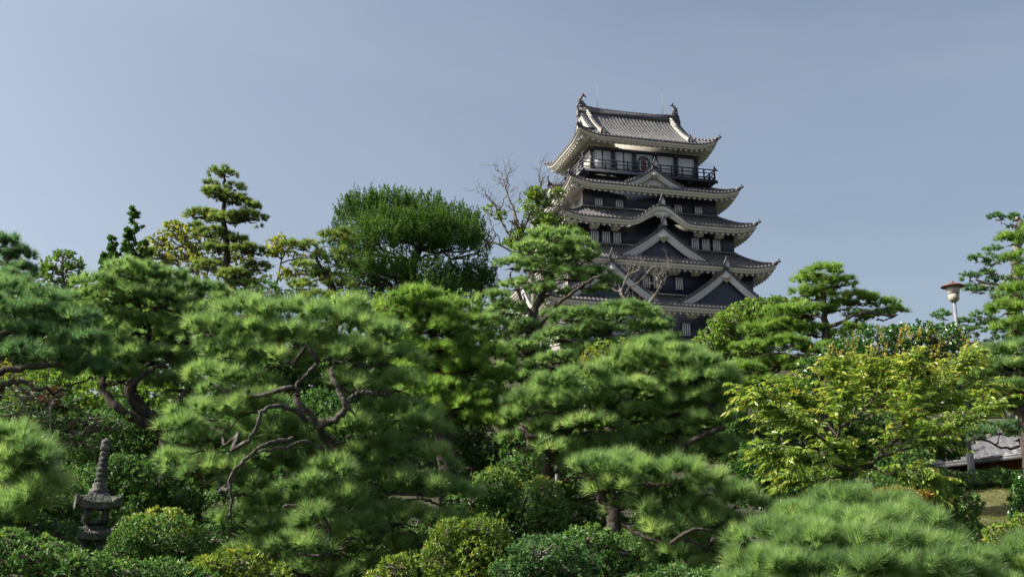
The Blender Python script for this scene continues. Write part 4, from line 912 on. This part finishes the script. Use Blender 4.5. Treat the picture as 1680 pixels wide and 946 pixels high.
# ------------------------------------------------------------------ cherry
def cherry():
    Y = 12.2; rng = np.random.default_rng(9); base = at(1395, 830, Y+.2); base[2] = ground_z(base[0], base[1])
    root = empty('cherry_tree', base); tag(root, 'young tree with drooping yellow green leaves, orange at the tips, in front at right', 'tree')
    L = [([(1395,830,0),(1388,790,0),(1378,760,0),(1372,730,0)],.055,.04),([(1372,730,0),(1378,700,-.1),(1385,660,-.2),(1378,630,-.2),(1370,608,-.2)],.035,.012),([(1375,745,0),(1350,720,-.2),(1322,705,-.3),(1290,685,-.5),(1262,665,-.6),(1235,655,-.7)],.035,.010),
         ([(1385,790,0),(1430,760,0),(1455,735,.1),(1478,700,.1),(1490,670,.1),(1495,620,.1),(1492,590,0)],.045,.012),([(1460,730,0),(1500,690,.2),(1535,650,.3),(1562,610,.4),(1590,590,.4)],.035,.010),([(1440,750,0),(1490,735,-.2),(1540,715,-.3),(1590,690,-.3),(1625,668,-.3)],.033,.010),
         ([(1378,720,0),(1345,680,.2),(1318,660,.3),(1300,645,.3)],.025,.009),([(1380,700,0),(1420,670,.3),(1440,640,.4),(1460,610,.4)],.03,.010),([(1400,770,0),(1350,760,-.5),(1300,755,-.7),(1265,745,-.8)],.03,.010),([(1430,765,0),(1460,778,-.3),(1490,782,-.3),(1520,785,-.3)],.03,.010),
         ([(1495,680,.1),(1530,675,.3),(1570,655,.4),(1612,640,.4)],.022,.008),([(1395,700,0),(1405,660,.5),(1420,630,.5),(1425,600,.5)],.022,.008),([(1385,780,0),(1340,790,-.2),(1300,790,-.2)],.02,.008)]
    tl = []; Cs = []; As = []; t0 = []
    for lb in L:
        P = catmull([at(a, b, Y+c) for a, b, c in lb[0]], 6)
        if not tl: P = np.vstack([base, P])
        tl.append((P-base, np.linspace(lb[1]*.62, lb[2]*.6, len(P))))
        nn = len(P); k = int(14+nn*2.6)
        for j in range(k):
            u = rng.uniform(.25, 1); i = min(nn-2, int(u*(nn-1))); s = P[i]+(P[i+1]-P[i])*rng.random(); d = unit(P[i+1]-P[i])
            if not len(tl) > 1 and u < .7: continue
            dv = unit(d*.7+rng.normal(0, .5, 3)*[1, 1, .5]+[0, 0, .45]); ln = rng.uniform(.22, .50)
            t = np.linspace(0, 1, 7); W_ = s+dv*(t*ln)[:, None]-np.array([0, 0, 1])*((t**2)*ln*.38)[:, None]
            tl.append((W_-base, np.linspace(.006, .002, 7)))
            m = int(ln/.022); tt = np.linspace(.12, 1, m)
            Q = np.stack([np.interp(tt, t, W_[:, a]) for a in range(3)], 1); dirx = unit(np.gradient(Q, axis=0)); sd = unit(np.cross(dirx, [0, 0, 1.])+1e-6)
            sg = np.where(np.arange(m) % 2, 1, -1)[:, None]
            Cs.append(Q); As.append(unit(sd*sg*.75+dirx*.75-np.array([0, 0, .55])+rng.normal(0, .18, (m, 3))))
            hgt = (s[2]-at(0, 760, Y)[2])/1.2
            t0.append(np.clip(.36+.2*hgt+.35*tt**3+rng.normal(0, .12), 0, 1))
    C = np.concatenate(Cs); A = np.concatenate(As); V, F, t = rosettes(C-base, A, 1, .092, .027, 0, .25, rng, 0, np.concatenate(t0), .08, True)
    tubes_to('trunk', tl, BARK, root, 5); build('crown', V, F, CHERRY, root, t)
cherry()
# ------------------------------------------------------------------ shrubs
B = bush
B('round clipped azalea with yellow tips right of the stone pagoda', 11.8, [(258,880,70,44),(225,900,50,34),(300,900,44,32)], AZAL, seed=61, top=.55, leaf=.05, lw=.022)
B('dark leafy azalea mass behind the stone pagoda', 15, [(245,790,56,36),(205,770,40,30),(160,800,50,40),(290,820,40,34),(120,810,40,36),(230,830,60,36)], AZAL, seed=62, leaf=.055, lw=.024, rough=.16)
B('azalea hedge along the bottom left corner below the pagoda', 9, [(60,915,70,32),(0,900,50,34),(130,935,70,28),(200,945,54,24)], AZAL, seed=63, leaf=.05, lw=.02, rough=.14, top=.25)
B('small leafy shrub in front of the pagoda foot at far left', 10.5, [(40,870,60,28),(95,880,36,24),(0,860,40,30)], BLUEG, 'leafy_shrub', seed=64, leaf=.05, lw=.022, rough=.16)
B('pale azalea at the bottom edge under the largest pine', 9.6, [(385,925,56,28),(440,945,44,22),(335,940,40,24)], AZALY, seed=65, leaf=.045, lw=.018, rough=.16, bias=.03)
B('small pale shrub at the bottom edge left of the middle', 9.4, [(655,935,34,26),(625,950,30,20)], AZALY, seed=66, leaf=.045, lw=.018, rough=.2)
B('yellow tipped azalea in the middle, between the two largest pines', 13.6, [(810,800,50,34),(850,820,40,36),(775,830,44,36),(830,860,54,40),(893,815,34,34,-.5),(900,850,34,30,-.5)], AZAL, seed=67, top=.6, leaf=.05, lw=.022, rough=.14)
B('tall pale leaved azalea leaning at the bottom centre', 11.4, [(745,880,40,30),(790,870,36,24),(722,915,40,34),(812,905,44,30),(765,945,60,26),(770,905,50,30)], AZALY, seed=68, leaf=.05, lw=.019, rough=.2, bias=-.05)
B('blue green leafed shrub at the bottom centre right', 9.8, [(890,912,60,34),(945,930,50,26),(850,940,50,24)], BLUEG, 'leafy_shrub', seed=69, leaf=.05, lw=.02, rough=.16)
B('light green azalea below the lower middle right pine', 11, [(965,888,50,26),(1010,905,44,24),(1060,945,50,22),(985,935,60,26)], AZAL, seed=70, leaf=.05, lw=.02, rough=.16, top=.2)
B('leafy bush filling the dark gap behind the wide middle pine', 17.5, [(870,770,50,36),(960,790,60,40),(1040,780,60,40),(900,800,50,34)], AZAL, seed=71, leaf=.06, lw=.026, rough=.16, bias=.03)
B('round leaved bush between the lower middle right pine and the yellow leafed tree', 14.2, [(1250,790,44,34),(1285,770,40,36),(1245,750,36,30),(1295,815,44,28)], GLOSS, 'evergreen_bush', seed=72, leaf=.06, lw=.03, rough=.16)
B('dark undergrowth bush beneath the yellow leafed tree', 15, [(1340,800,50,28),(1440,800,60,30),(1520,800,50,34),(1480,760,50,30),(1560,830,50,30)], AZAL, seed=73, leaf=.06, lw=.028, rough=.16, bias=.03)
B('low clipped hedge in front of the small tiled roof', 24, [(1600,790,30,18),(1640,786,36,19),(1680,788,34,19),(1560,788,24,16)], AZAL, 'hedge', 'hedge', seed=74, leaf=.06, lw=.028, rough=.1)
B('flat clipped ochre topped shrub behind the low front pine', 9.0, [(1465,812,38,12),(1500,815,30,10),(1435,815,26,8)], ORNG, 'clipped_shrub', seed=75, leaf=.03, lw=.014, rough=.1)
B('glossy leaved shrub at the right edge beside the grass', 13, [(1682,830,26,36),(1700,800,30,40)], GLOSS, 'evergreen_bush', seed=76, leaf=.07, lw=.035, rough=.16)
B('dark low shrub in the shade behind the front right pine', 12, [(1575,885,50,28),(1625,900,40,24),(1540,870,30,20)], AZAL, seed=77, leaf=.055, lw=.024, rough=.16, bias=-.02)
B('yellow leaved low shrub near the bottom right corner', 9.6, [(1650,880,34,20),(1685,865,30,24)], AZALY, seed=78, leaf=.045, lw=.02, rough=.18)
B('layered green maple in the shade at far left', 16.5, [(40,640,60,20),(100,660,50,18),(20,680,60,22),(90,695,60,20),(150,690,44,20),(50,720,60,24),(130,730,56,24),(180,700,40,20)], AZAL, 'maple_tree', 'maple', .075, .022, 7, .42, seed=79, spread=.7, rough=.2, zmin=-.5,
  trunk=[(85,850,0),(90,780,0),(95,720,0),(80,670,0)], tr=.08, crown='crown', droop=.2)
B('small sprig of red brown leaves hanging at far left', 15, [(80,655,14,14),(92,645,10,10)], REDL, 'red_leaved_sapling', 'shrub', .05, .02, 6, .5, seed=80, spread=.6, trunk=[(86,850,0),(84,740,0),(82,660,0)], tr=.015)
B('shaded evergreen filling below the broad left pine', 19, [(200,690,60,34),(270,700,60,34),(330,690,50,30),(230,730,60,30),(150,740,50,30)], AZAL, 'evergreen_bush', seed=81, leaf=.075, lw=.032, rough=.16, bias=.03)
B('yellow flowered weedy shrub behind the far left pine', 18.5, [(15,610,36,22),(40,640,30,20)], YELG, 'leafy_shrub', 'shrub', .07, .03, 5, .3, seed=82, spread=.6)
B('leafy thicket behind the castle front pine and juniper foot', 33, [(600,500,60,24),(680,492,60,20),(750,500,60,22),(820,520,50,30),(560,500,40,22),(870,560,50,30)], CAMPH, 'leafy_thicket', 'shrub', .13, .06, 6, .5, seed=83, spread=.5, rough=.22, bias=-.15)
B('low thicket under the pruned pines on the left skyline', 36, [(440,480,40,18),(490,490,40,18),(390,490,40,16),(330,490,40,20),(280,485,40,18),(225,490,40,20),(165,480,30,20)], AZAL, 'leafy_thicket', 'shrub', .14, .06, 6, .45, seed=84, spread=.5, rough=.22, bias=-.05)
B('leafy bush closing the gap behind the far right pines', 27, [(1600,600,50,26),(1660,600,50,24),(1700,640,40,30),(1640,640,50,24)], GLOSS, 'evergreen_bush', seed=85, leaf=.10, lw=.05, rough=.18)
B('dense bush in shade behind the largest pine', 15.5, [(420,700,70,40),(520,690,80,50),(600,720,70,44),(480,780,80,44),(570,800,80,44),(380,840,70,44),(470,860,80,40),(640,860,80,40)], AZAL, 'evergreen_bush', seed=86, leaf=.07, lw=.03, rough=.16, bias=-.02)
B('dark bush at the foot of the lower middle right pine', 13.5, [(1080,870,60,36),(1150,860,60,36),(1020,900,50,34),(1200,900,50,34)], AZAL, 'evergreen_bush', seed=87, leaf=.06, lw=.026, rough=.16, bias=-.02)

for i_, (lab, Y_, lb, m_, lf) in enumerate((
 ('shaded shrub mass behind the broad left pine and the maple', 24, [(60,640,70,50),(170,650,70,50),(270,660,70,54),(370,660,60,50),(0,700,60,50),(110,730,70,50),(220,740,70,50),(320,750,70,50)], CAMPH, .10),
 ('tall shrub mass behind the largest pine', 24, [(390,580,60,34),(470,575,60,34),(550,575,60,34),(630,580,60,34),(450,610,60,46),(540,620,60,46),(620,640,60,46),(430,700,60,46),(520,720,70,46),(610,740,70,46),(400,780,60,46),(700,700,60,50)], AZAL, .09),
 ('tall dark shrub mass behind the dense middle pine', 26, [(720,600,50,40),(790,640,50,40),(860,680,50,40),(740,720,60,50),(830,750,60,46),(910,740,60,50),(660,640,50,50)], AZAL, .10),
 ('shrub mass on the slope below the keep behind the wide pine', 32, [(900,640,60,36),(980,650,60,36),(1060,650,60,36),(1140,660,60,36),(960,720,70,46),(1060,730,70,46),(1160,730,70,46)], CAMPH, .13),
 ('shrub mass behind the lower trunk of the round topped pine', 28, [(1200,700,50,40),(1290,690,60,46),(1380,700,60,46),(1460,715,60,40),(1540,715,50,30),(1250,770,60,30),(1350,770,60,34),(1440,770,60,34)], AZAL, .10),
 ('low evergreen in the shade beside the stone pagoda foot', 14.2, [(60,840,50,40),(130,880,50,40),(190,860,40,34),(10,850,50,40),(100,820,50,30)], AZAL, .065),
 ('shrub closing the skyline gap at the far left', 30, [(20,500,50,30),(90,500,50,24),(160,505,50,24),(0,560,60,40),(90,560,60,40),(180,560,60,40),(260,560,60,40),(340,560,60,34),(420,545,50,30),(240,520,50,24),(320,520,50,24)], CAMPH, .12))):
    B(lab, Y_, lb, m_, 'evergreen_shrub', 'shrub', seed=200+i_, leaf=lf, lw=lf*.48, rough=.18, bias=.06, zmin=-.7, dens=1.3)

B('leafy azalea filling the bottom edge below the clipped round one', 9.2, [(270,945,56,26),(310,955,50,24),(220,960,50,24)], AZAL, seed=301, leaf=.05, lw=.02, rough=.16)
B('dark azalea under the left boughs of the largest pine', 13.6, [(360,890,50,36),(420,900,50,34),(480,915,50,32),(540,930,50,30),(590,940,50,30)], AZAL, seed=302, leaf=.055, lw=.023, rough=.18, bias=-.12)
B('dark azalea under the right boughs of the largest pine', 13.4, [(640,905,50,34),(690,895,50,34),(700,930,50,30)], AZAL, seed=303, leaf=.055, lw=.023, rough=.18, bias=.03)
B('azalea mass at the bottom edge left of the low front pine', 9.8, [(1120,950,50,22),(1170,955,50,22),(1060,962,50,20)], AZAL, seed=304, leaf=.05, lw=.021, rough=.16)
B('low shady azalea around the wooden stake', 16, [(940,850,50,26),(990,860,50,24),(900,860,44,26)], AZAL, seed=305, leaf=.06, lw=.026, rough=.2, bias=-.05)
# orange shoots standing out of the glossy evergreen
def shoots():
    rng = np.random.default_rng(3); Y = 20.6; c0 = at(1470, 700, Y); gz = float(ground_z(c0[0], c0[1])); base = np.array([c0[0], c0[1], gz])
    root = [o for o in bpy.data.objects if o.get('label', '').startswith('dark glossy leaved evergreen behind')][0]; b = np.array(root.location); C = []
    for _ in range(80):
        px = rng.uniform(1340, 1620); py = 566+.0014*(px-1480)**2+rng.uniform(-10, 70); p = at(px, py, Y-.4+rng.uniform(-.3, .6)); d = unit(np.array([rng.normal(0, .35), rng.normal(0, .3), 1])); 
        C.append(p+d*np.linspace(0, rng.uniform(.2, .45), 9)[:, None])
    C = np.concatenate(C); V, F, t = rosettes(C-b, rng.normal(0, .5, C.shape)+[0, 0, 1], 4, .07, .028, .3, 1.2, rng, .3, None, .2, True); build('young_shoots', V, F, SHOOT, root, t)
shoots()
# ------------------------------------------------------------------ stone pagoda
def pagoda():
    Y = 12.6; s = .92/ppm(Y)
    c = at(143, 905, Y); gz = float(ground_z(c[0], c[1])); root = empty('stone_pagoda', (c[0], c[1], gz)); tag(root, 'small weathered stone pagoda with a ringed finial, among bushes at lower left', 'stone pagoda')
    Z = lambda py: at(150, py, Y)[2]-gz
    rot = radians(24); tl = (.055, 0)
    def part(name, prof, n, r=0, parent=root, x0=0): 
        b = MB(); b.lathe((x0, 0, 0), [(a, z) for a, z in prof], n, rot=r, tilt=(tl[0], 0)); return b.build(name, STONE, parent)
    def roofp(name, z0, z1, R, r1):
        b = MB(); n = 41; 
        g = np.linspace(-1, 1, n); X, Yg = np.meshgrid(g, g); m = np.maximum(abs(X), abs(Yg)); co = (np.minimum(abs(X), abs(Yg))/(m+1e-6))**3*m**4
        rng = np.random.default_rng(4); nz = rng.normal(0, .004, X.shape)
        top = z0+.05+(z1-z0-.05)*(1-m)**1.15+.085*co+nz*2; bot = z0+.05*co-.02*(m > .95)+nz
        def put(Zg, Rk): 
            x = X*Rk*(1+nz); y = Yg*Rk*(1+nz); xr = x*cos(rot)-y*sin(rot)+tl[0]*Zg; yr = x*sin(rot)+y*cos(rot); return np.stack([xr, yr, Zg], -1)
        T = put(top, R); Bt = put(bot, R*.97); b.grid(T); b.grid(Bt[::-1])
        for sl in ((0, slice(None)), (-1, slice(None)), (slice(None), 0), (slice(None), -1)): b.grid(np.stack([T[sl], Bt[sl]]))
        return b.build(name, STONE, root)
    w = lambda px: px*s
    z_leg0, z_leg1 = 0, Z(880)
    part('base', [(w(34), -.1), (w(34), .10), (w(26), .14)], 4, rot+pi/4)
    b = MB()
    for a in range(4):
        an = rot+pi/4+a*pi/2; x, y = cos(an)*w(19), sin(an)*w(19); b.bar((x, y, .13), (x+tl[0]*z_leg1, y, z_leg1+.02), w(11), w(11), (cos(rot), sin(rot), 0))
    b.build('legs', STONE, root)
    roofp('lower_roof', Z(882), Z(852), w(33), w(20))
    b = MB()
    z0, z1 = Z(857), Z(832)
    for a in range(4):
        an = rot+pi/4+a*pi/2; x, y = cos(an)*w(23), sin(an)*w(23); b.bar((x+tl[0]*z0, y, z0), (x+tl[0]*z1, y, z1), w(9), w(9), (cos(rot), sin(rot), 0))
    b.lathe((0, 0, 0), [(w(25), z0-.015), (w(25), z0+.03)], 4, rot=rot+pi/4, tilt=tl); b.lathe((0, 0, 0), [(w(25), z1-.03), (w(25), z1+.01)], 4, rot=rot+pi/4, tilt=tl)
    b.build('fire_box', STONE, root)
    roofp('upper_roof', Z(832), Z(798), w(38), w(20))
    zs = lambda py: Z(py)
    part('finial_base', [(w(15), zs(812)), (w(17), zs(806)), (w(16), zs(802)), (w(12), zs(800)), (w(13), zs(794)), (w(10), zs(791))], 14)
    pr = []
    for k in range(6):
        z = 791-k*8.6; r = 10.5-k*.55; pr += [(w(r*.86), zs(z)), (w(r*1.02), zs(z-2.2)), (w(r*1.03), zs(z-5.2)), (w(r*.82), zs(z-7.6))]
    part('ringed_finial', pr, 14)
    part('jewel', [(w(7), zs(739.5)), (w(9), zs(736)), (w(8.6), zs(731)), (w(7.5), zs(729.5)), (w(9.2), zs(726)), (w(7.5), zs(722)), (w(3), zs(719)), (w(.5), zs(718))], 14)
pagoda()
# ------------------------------------------------------------------ street lamp
def lamp():
    Y = 24.5; t = at(1563, 470, Y); gz = float(ground_z(t[0], t[1])); root = empty('street_lamp', (t[0], t[1], gz)); tag(root, 'street lamp with a rust red saucer hat and white glass bowl on a grey pole', 'street lamp')
    H = t[2]-gz; zz = lambda py: at(1563, py, Y)[2]-gz
    pm = mat('painted_grey_steel', (.15,.16,.17), (.24,.24,.25), .6, 6, 5, spec=.3)
    b = MB(); b.lathe((0, 0, 0), [(.05, zz(745)), (.040, zz(600)), (.036, zz(493))], 12); b.lathe((0, 0, 0), [(.078, -.1), (.078, zz(742)), (.05, zz(739))], 12)
    b.lathe((0, 0, 0), [(.084, zz(777)), (.084, zz(775))], 12); b.build('pole', pm, root)
    b = MB(); b.lathe((0, 0, 0), [(.045, zz(496)), (.09, zz(493.5)), (.115, zz(492)), (.125, zz(483))], 20); b.build('lamp_collar', mat('aged_white_metal', (.26,.24,.19), (.38,.35,.28), .5, 8, 5), root, True)
    b = MB(); b.lathe((0, 0, 0), [(.125, zz(483)), (.135, zz(480)), (.165, zz(471))], 20); b.build('lamp_bowl', mat('milky_glass', (.27,.26,.23), (.38,.36,.32), .4, 5, 5, spec=.5), root, True)
    b = MB(); b.lathe((0, 0, 0), [(.16, zz(471.5)), (.262, zz(470.8)), (.268, zz(470)), (.20, zz(467.3)), (.07, zz(465)), (.035, zz(463.5)), (.03, zz(461))], 24); b.build('lamp_hat', mat('rust_red_paint', (.10,.035,.028), (.17,.08,.06), .6, 12, 6), root)
lamp()
# ------------------------------------------------------------------ small tiled building, stone wall, grass, stake, rocks
def small_roof():
    Y = 29; a = at(1530, 764, Y+1.5); bq = at(1740, 742, Y-2.5); gz = float(ground_z(a[0]+2, a[1])); d = bq-a; L = hypot(d[0], d[1]); an = atan2(d[1], d[0])
    root = empty('tiled_gatehouse', (a[0], a[1], gz), an); tag(root, 'low garden building with silvery tiled roof and ochre wall at right', 'building')
    z0 = (a[2]+bq[2])/2-gz; zr = at(1640, 706, Y+1.6)[2]-gz; W = 3.0
    b = MB(); P = []; xs = np.linspace(0, L, int(L/.045)); 
    for v in np.linspace(0, 1, 14):
        st = (v*13) % 1
        P.append(np.stack([xs, 0*xs-.4+v*W, z0+(zr-z0)*(v*.9+.1*v*v)+.05*np.maximum(0, np.cos(xs*2*pi/.27))], -1))
    b.grid(P); 
    for k in range(12): 
        v = k/12; y = -.4+v*W; z = z0+(zr-z0)*(v*.9+.1*v*v); b.box(0, L, y, y+.03, z-.02, z+.045)
    b.box(0, L, -.40, -.30, z0-.10, z0+.02)
    sl = mat('silvery_roof_tile', (.06,.062,.07), (.17,.17,.18), .4, 4, 8, bump=.3, spec=.5); r = b.build('roof', sl, root)
    b = MB(); b.box(-.05, L, W-.52, W-.28, zr-.05, zr+.22); b.tube([(-.05, W-.4, zr+.22), (L, W-.4, zr+.22)], [.09, .09], 8); b.build('roof_ridge', sl, r)
    b = MB(); b.grid(np.array([[(0, W-.4, zr), (L, W-.4, zr)], [(0, 2*W, z0), (L, 2*W, z0)]])); b.build('rear_roof', sl, root)
    b = MB(); b.box(.3, L-.2, .35, 2*W-.7, -.3, z0+.15); b.build('wall', mat('ochre_clay_wall', (.16,.07,.02), (.33,.17,.045), .9, 3, 6), root)
small_roof()
def stone_wall():
    rng = np.random.default_rng(8); Y = 36; a = at(1560, 735, Y); b_ = at(1760, 735, Y); gz = float(ground_z(a[0], a[1])); root = empty('stone_wall', (a[0], a[1], gz)); tag(root, 'pale rough stone retaining wall above the small tiled roof', 'stone wall')
    zt = at(1660, 672, Y)[2]-gz; L = b_[0]-a[0]; b = MB(); z = -.2
    while z < zt:
        h = rng.uniform(.30, .46); x = 0.
        while x < L:
            w_ = rng.uniform(.4, .8); g = .015; y0 = rng.uniform(-.05, .02)
            V = [(x+g+rng.uniform(0,.05), y0, z+g), (x+w_-g, y0, z+g+rng.uniform(0,.03)), (x+w_-g-rng.uniform(0,.05), y0+.01, z+h-g), (x+g, y0, z+h-g-rng.uniform(0,.04))]
            c = np.mean(V, axis=0); V2 = [c+(np.array(v)-c)*.86+[0, -.05, 0] for v in V]; V3 = [np.array(v)+[0, .5, 0] for v in V]
            b.add(V2+V+V3, [(0,1,2,3)]+[(i+4, (i+1)%4+4, (i+1)%4, i) for i in range(4)]+[(i+8, (i+1)%4+8, (i+1)%4+4, i+4) for i in range(4)]); x += w_
        z += h
    b.box(0, L, .1, .6, -.3, zt); b.build('stones', STONEW, root)
stone_wall()
def grass():
    rng = np.random.default_rng(2); n = 26000; P = []
    x = rng.uniform(6.5, 14, n); y = rng.uniform(14.5, 25.5, n); C = np.stack([x, y, ground_z(x, y)-.01], 1)
    V, F, t = rosettes(C, np.tile([0, 0, 1.], (n, 1)), 7, .07, .007, .0, .9, rng, .05, None, .25)
    tag(build('grass', V, F, GRASSM, None, t), kind='stuff')
grass()
def lawn():
    n = 30; X, Yg = np.meshgrid(np.linspace(6.2, 14.5, n), np.linspace(14, 26, n)); Z = ground_z(X, Yg)+.012
    i, j = np.meshgrid(np.arange(n-1), np.arange(n-1), indexing='ij'); a = (i*n+j).ravel()
    tag(build('lawn', np.stack([X, Yg, Z], -1).reshape(-1, 3), np.stack([a, a+1, a+n+1, a+n], 1), mat('lawn_turf', (.07,.085,.025), (.16,.14,.06), .95, 1.5, 8, bump=.6, bscale=30), smooth=True), kind='structure')
lawn()
def rock(label, px, py, Y, sx, sy, sz, seed):
    rng = np.random.default_rng(seed); c = at(px, py, Y); gz = float(ground_z(c[0], c[1]))
    import bmesh
    bm = bmesh.new(); bmesh.ops.create_icosphere(bm, subdivisions=4, radius=1); D = unit(rng.normal(size=(9, 3))); dd = rng.uniform(.55, .9, 9)
    for v in bm.verts:
        p = np.array(v.co); 
        for q, e in zip(D, dd):
            k = p@q
            if k > e: p = p-q*(k-e)*.92
        p = p*(1+.03*sin(p[0]*9)*cos(p[1]*8+p[2]*7)); v.co = (p[0]*sx, p[1]*sy, p[2]*sz)
    me = bpy.data.meshes.new('rock'); bm.to_mesh(me); bm.free(); me.materials.append(STONEW); o = bpy.data.objects.new('rock', me); COL.objects.link(o); o.location = (c[0], c[1], max(c[2], gz) if c[2]-gz < sz else c[2]); tag(o, label, 'rock')
    if c[2]-gz > sz*.8: o.location[2] = gz+sz*.3; 
rock('brown angular rock on the bare ground behind the middle azaleas', 935, 835, 16.5, .45, .3, .35, 1)
rock('grey shaded boulder under the largest pine', 375, 850, 12.2, .40, .3, .28, 2)
rock('grey rock beneath the trunk of the largest pine', 590, 880, 12.0, .35, .3, .35, 3)
c = at(915, 825, 17); gz = float(ground_z(c[0], c[1])); root = empty('wooden_stake', (c[0], c[1], gz)); tag(root, 'grey weathered wooden stake standing under the wide middle pine', 'stake')
b = MB(); H_ = at(915, 752, 17)[2]-gz; b.lathe((0, 0, 0), [(.04, -.1), (.038, H_-.02), (.03, H_)], 10); b.build('post', mat('grey_stake_wood', (.16,.15,.14), (.30,.29,.27), .85, 10, 6, stretch=(1,1,.2)), root)
b = MB(); b.tube([(-.12, -.05, H_*.8), (0, -.055, H_*.82), (.14, -.05, H_*.8)], [.012]*3, 5); b.build('rope', BARK, root)
c = at(1378, 806, 16); gz = float(ground_z(c[0], c[1])); root = empty('stone_lantern', (c[0], c[1], gz)); tag(root, 'stub of a pale brown stone lantern glimpsed beneath the yellow leafed tree', 'stone lantern')
hz = c[2]-gz; ls = mat('pale_brown_stone', (.20,.16,.12), (.36,.30,.24), .9, 8, 7, bump=.5)
b = MB(); b.lathe((0, 0, 0), [(.10, -.1), (.09, hz-.12), (.16, hz-.05), (.17, hz)], 12); b.build('shaft', ls, root); b = MB(); b.lathe((0, 0, 0), [(.15, hz), (.14, hz+.16), (.12, hz+.17)], 6); b.build('fire_box', ls, root)
b = MB(); b.lathe((0, 0, 0), [(.26, hz+.17), (.25, hz+.21), (.10, hz+.30), (.03, hz+.36)], 6); b.build('cap', ls, root)
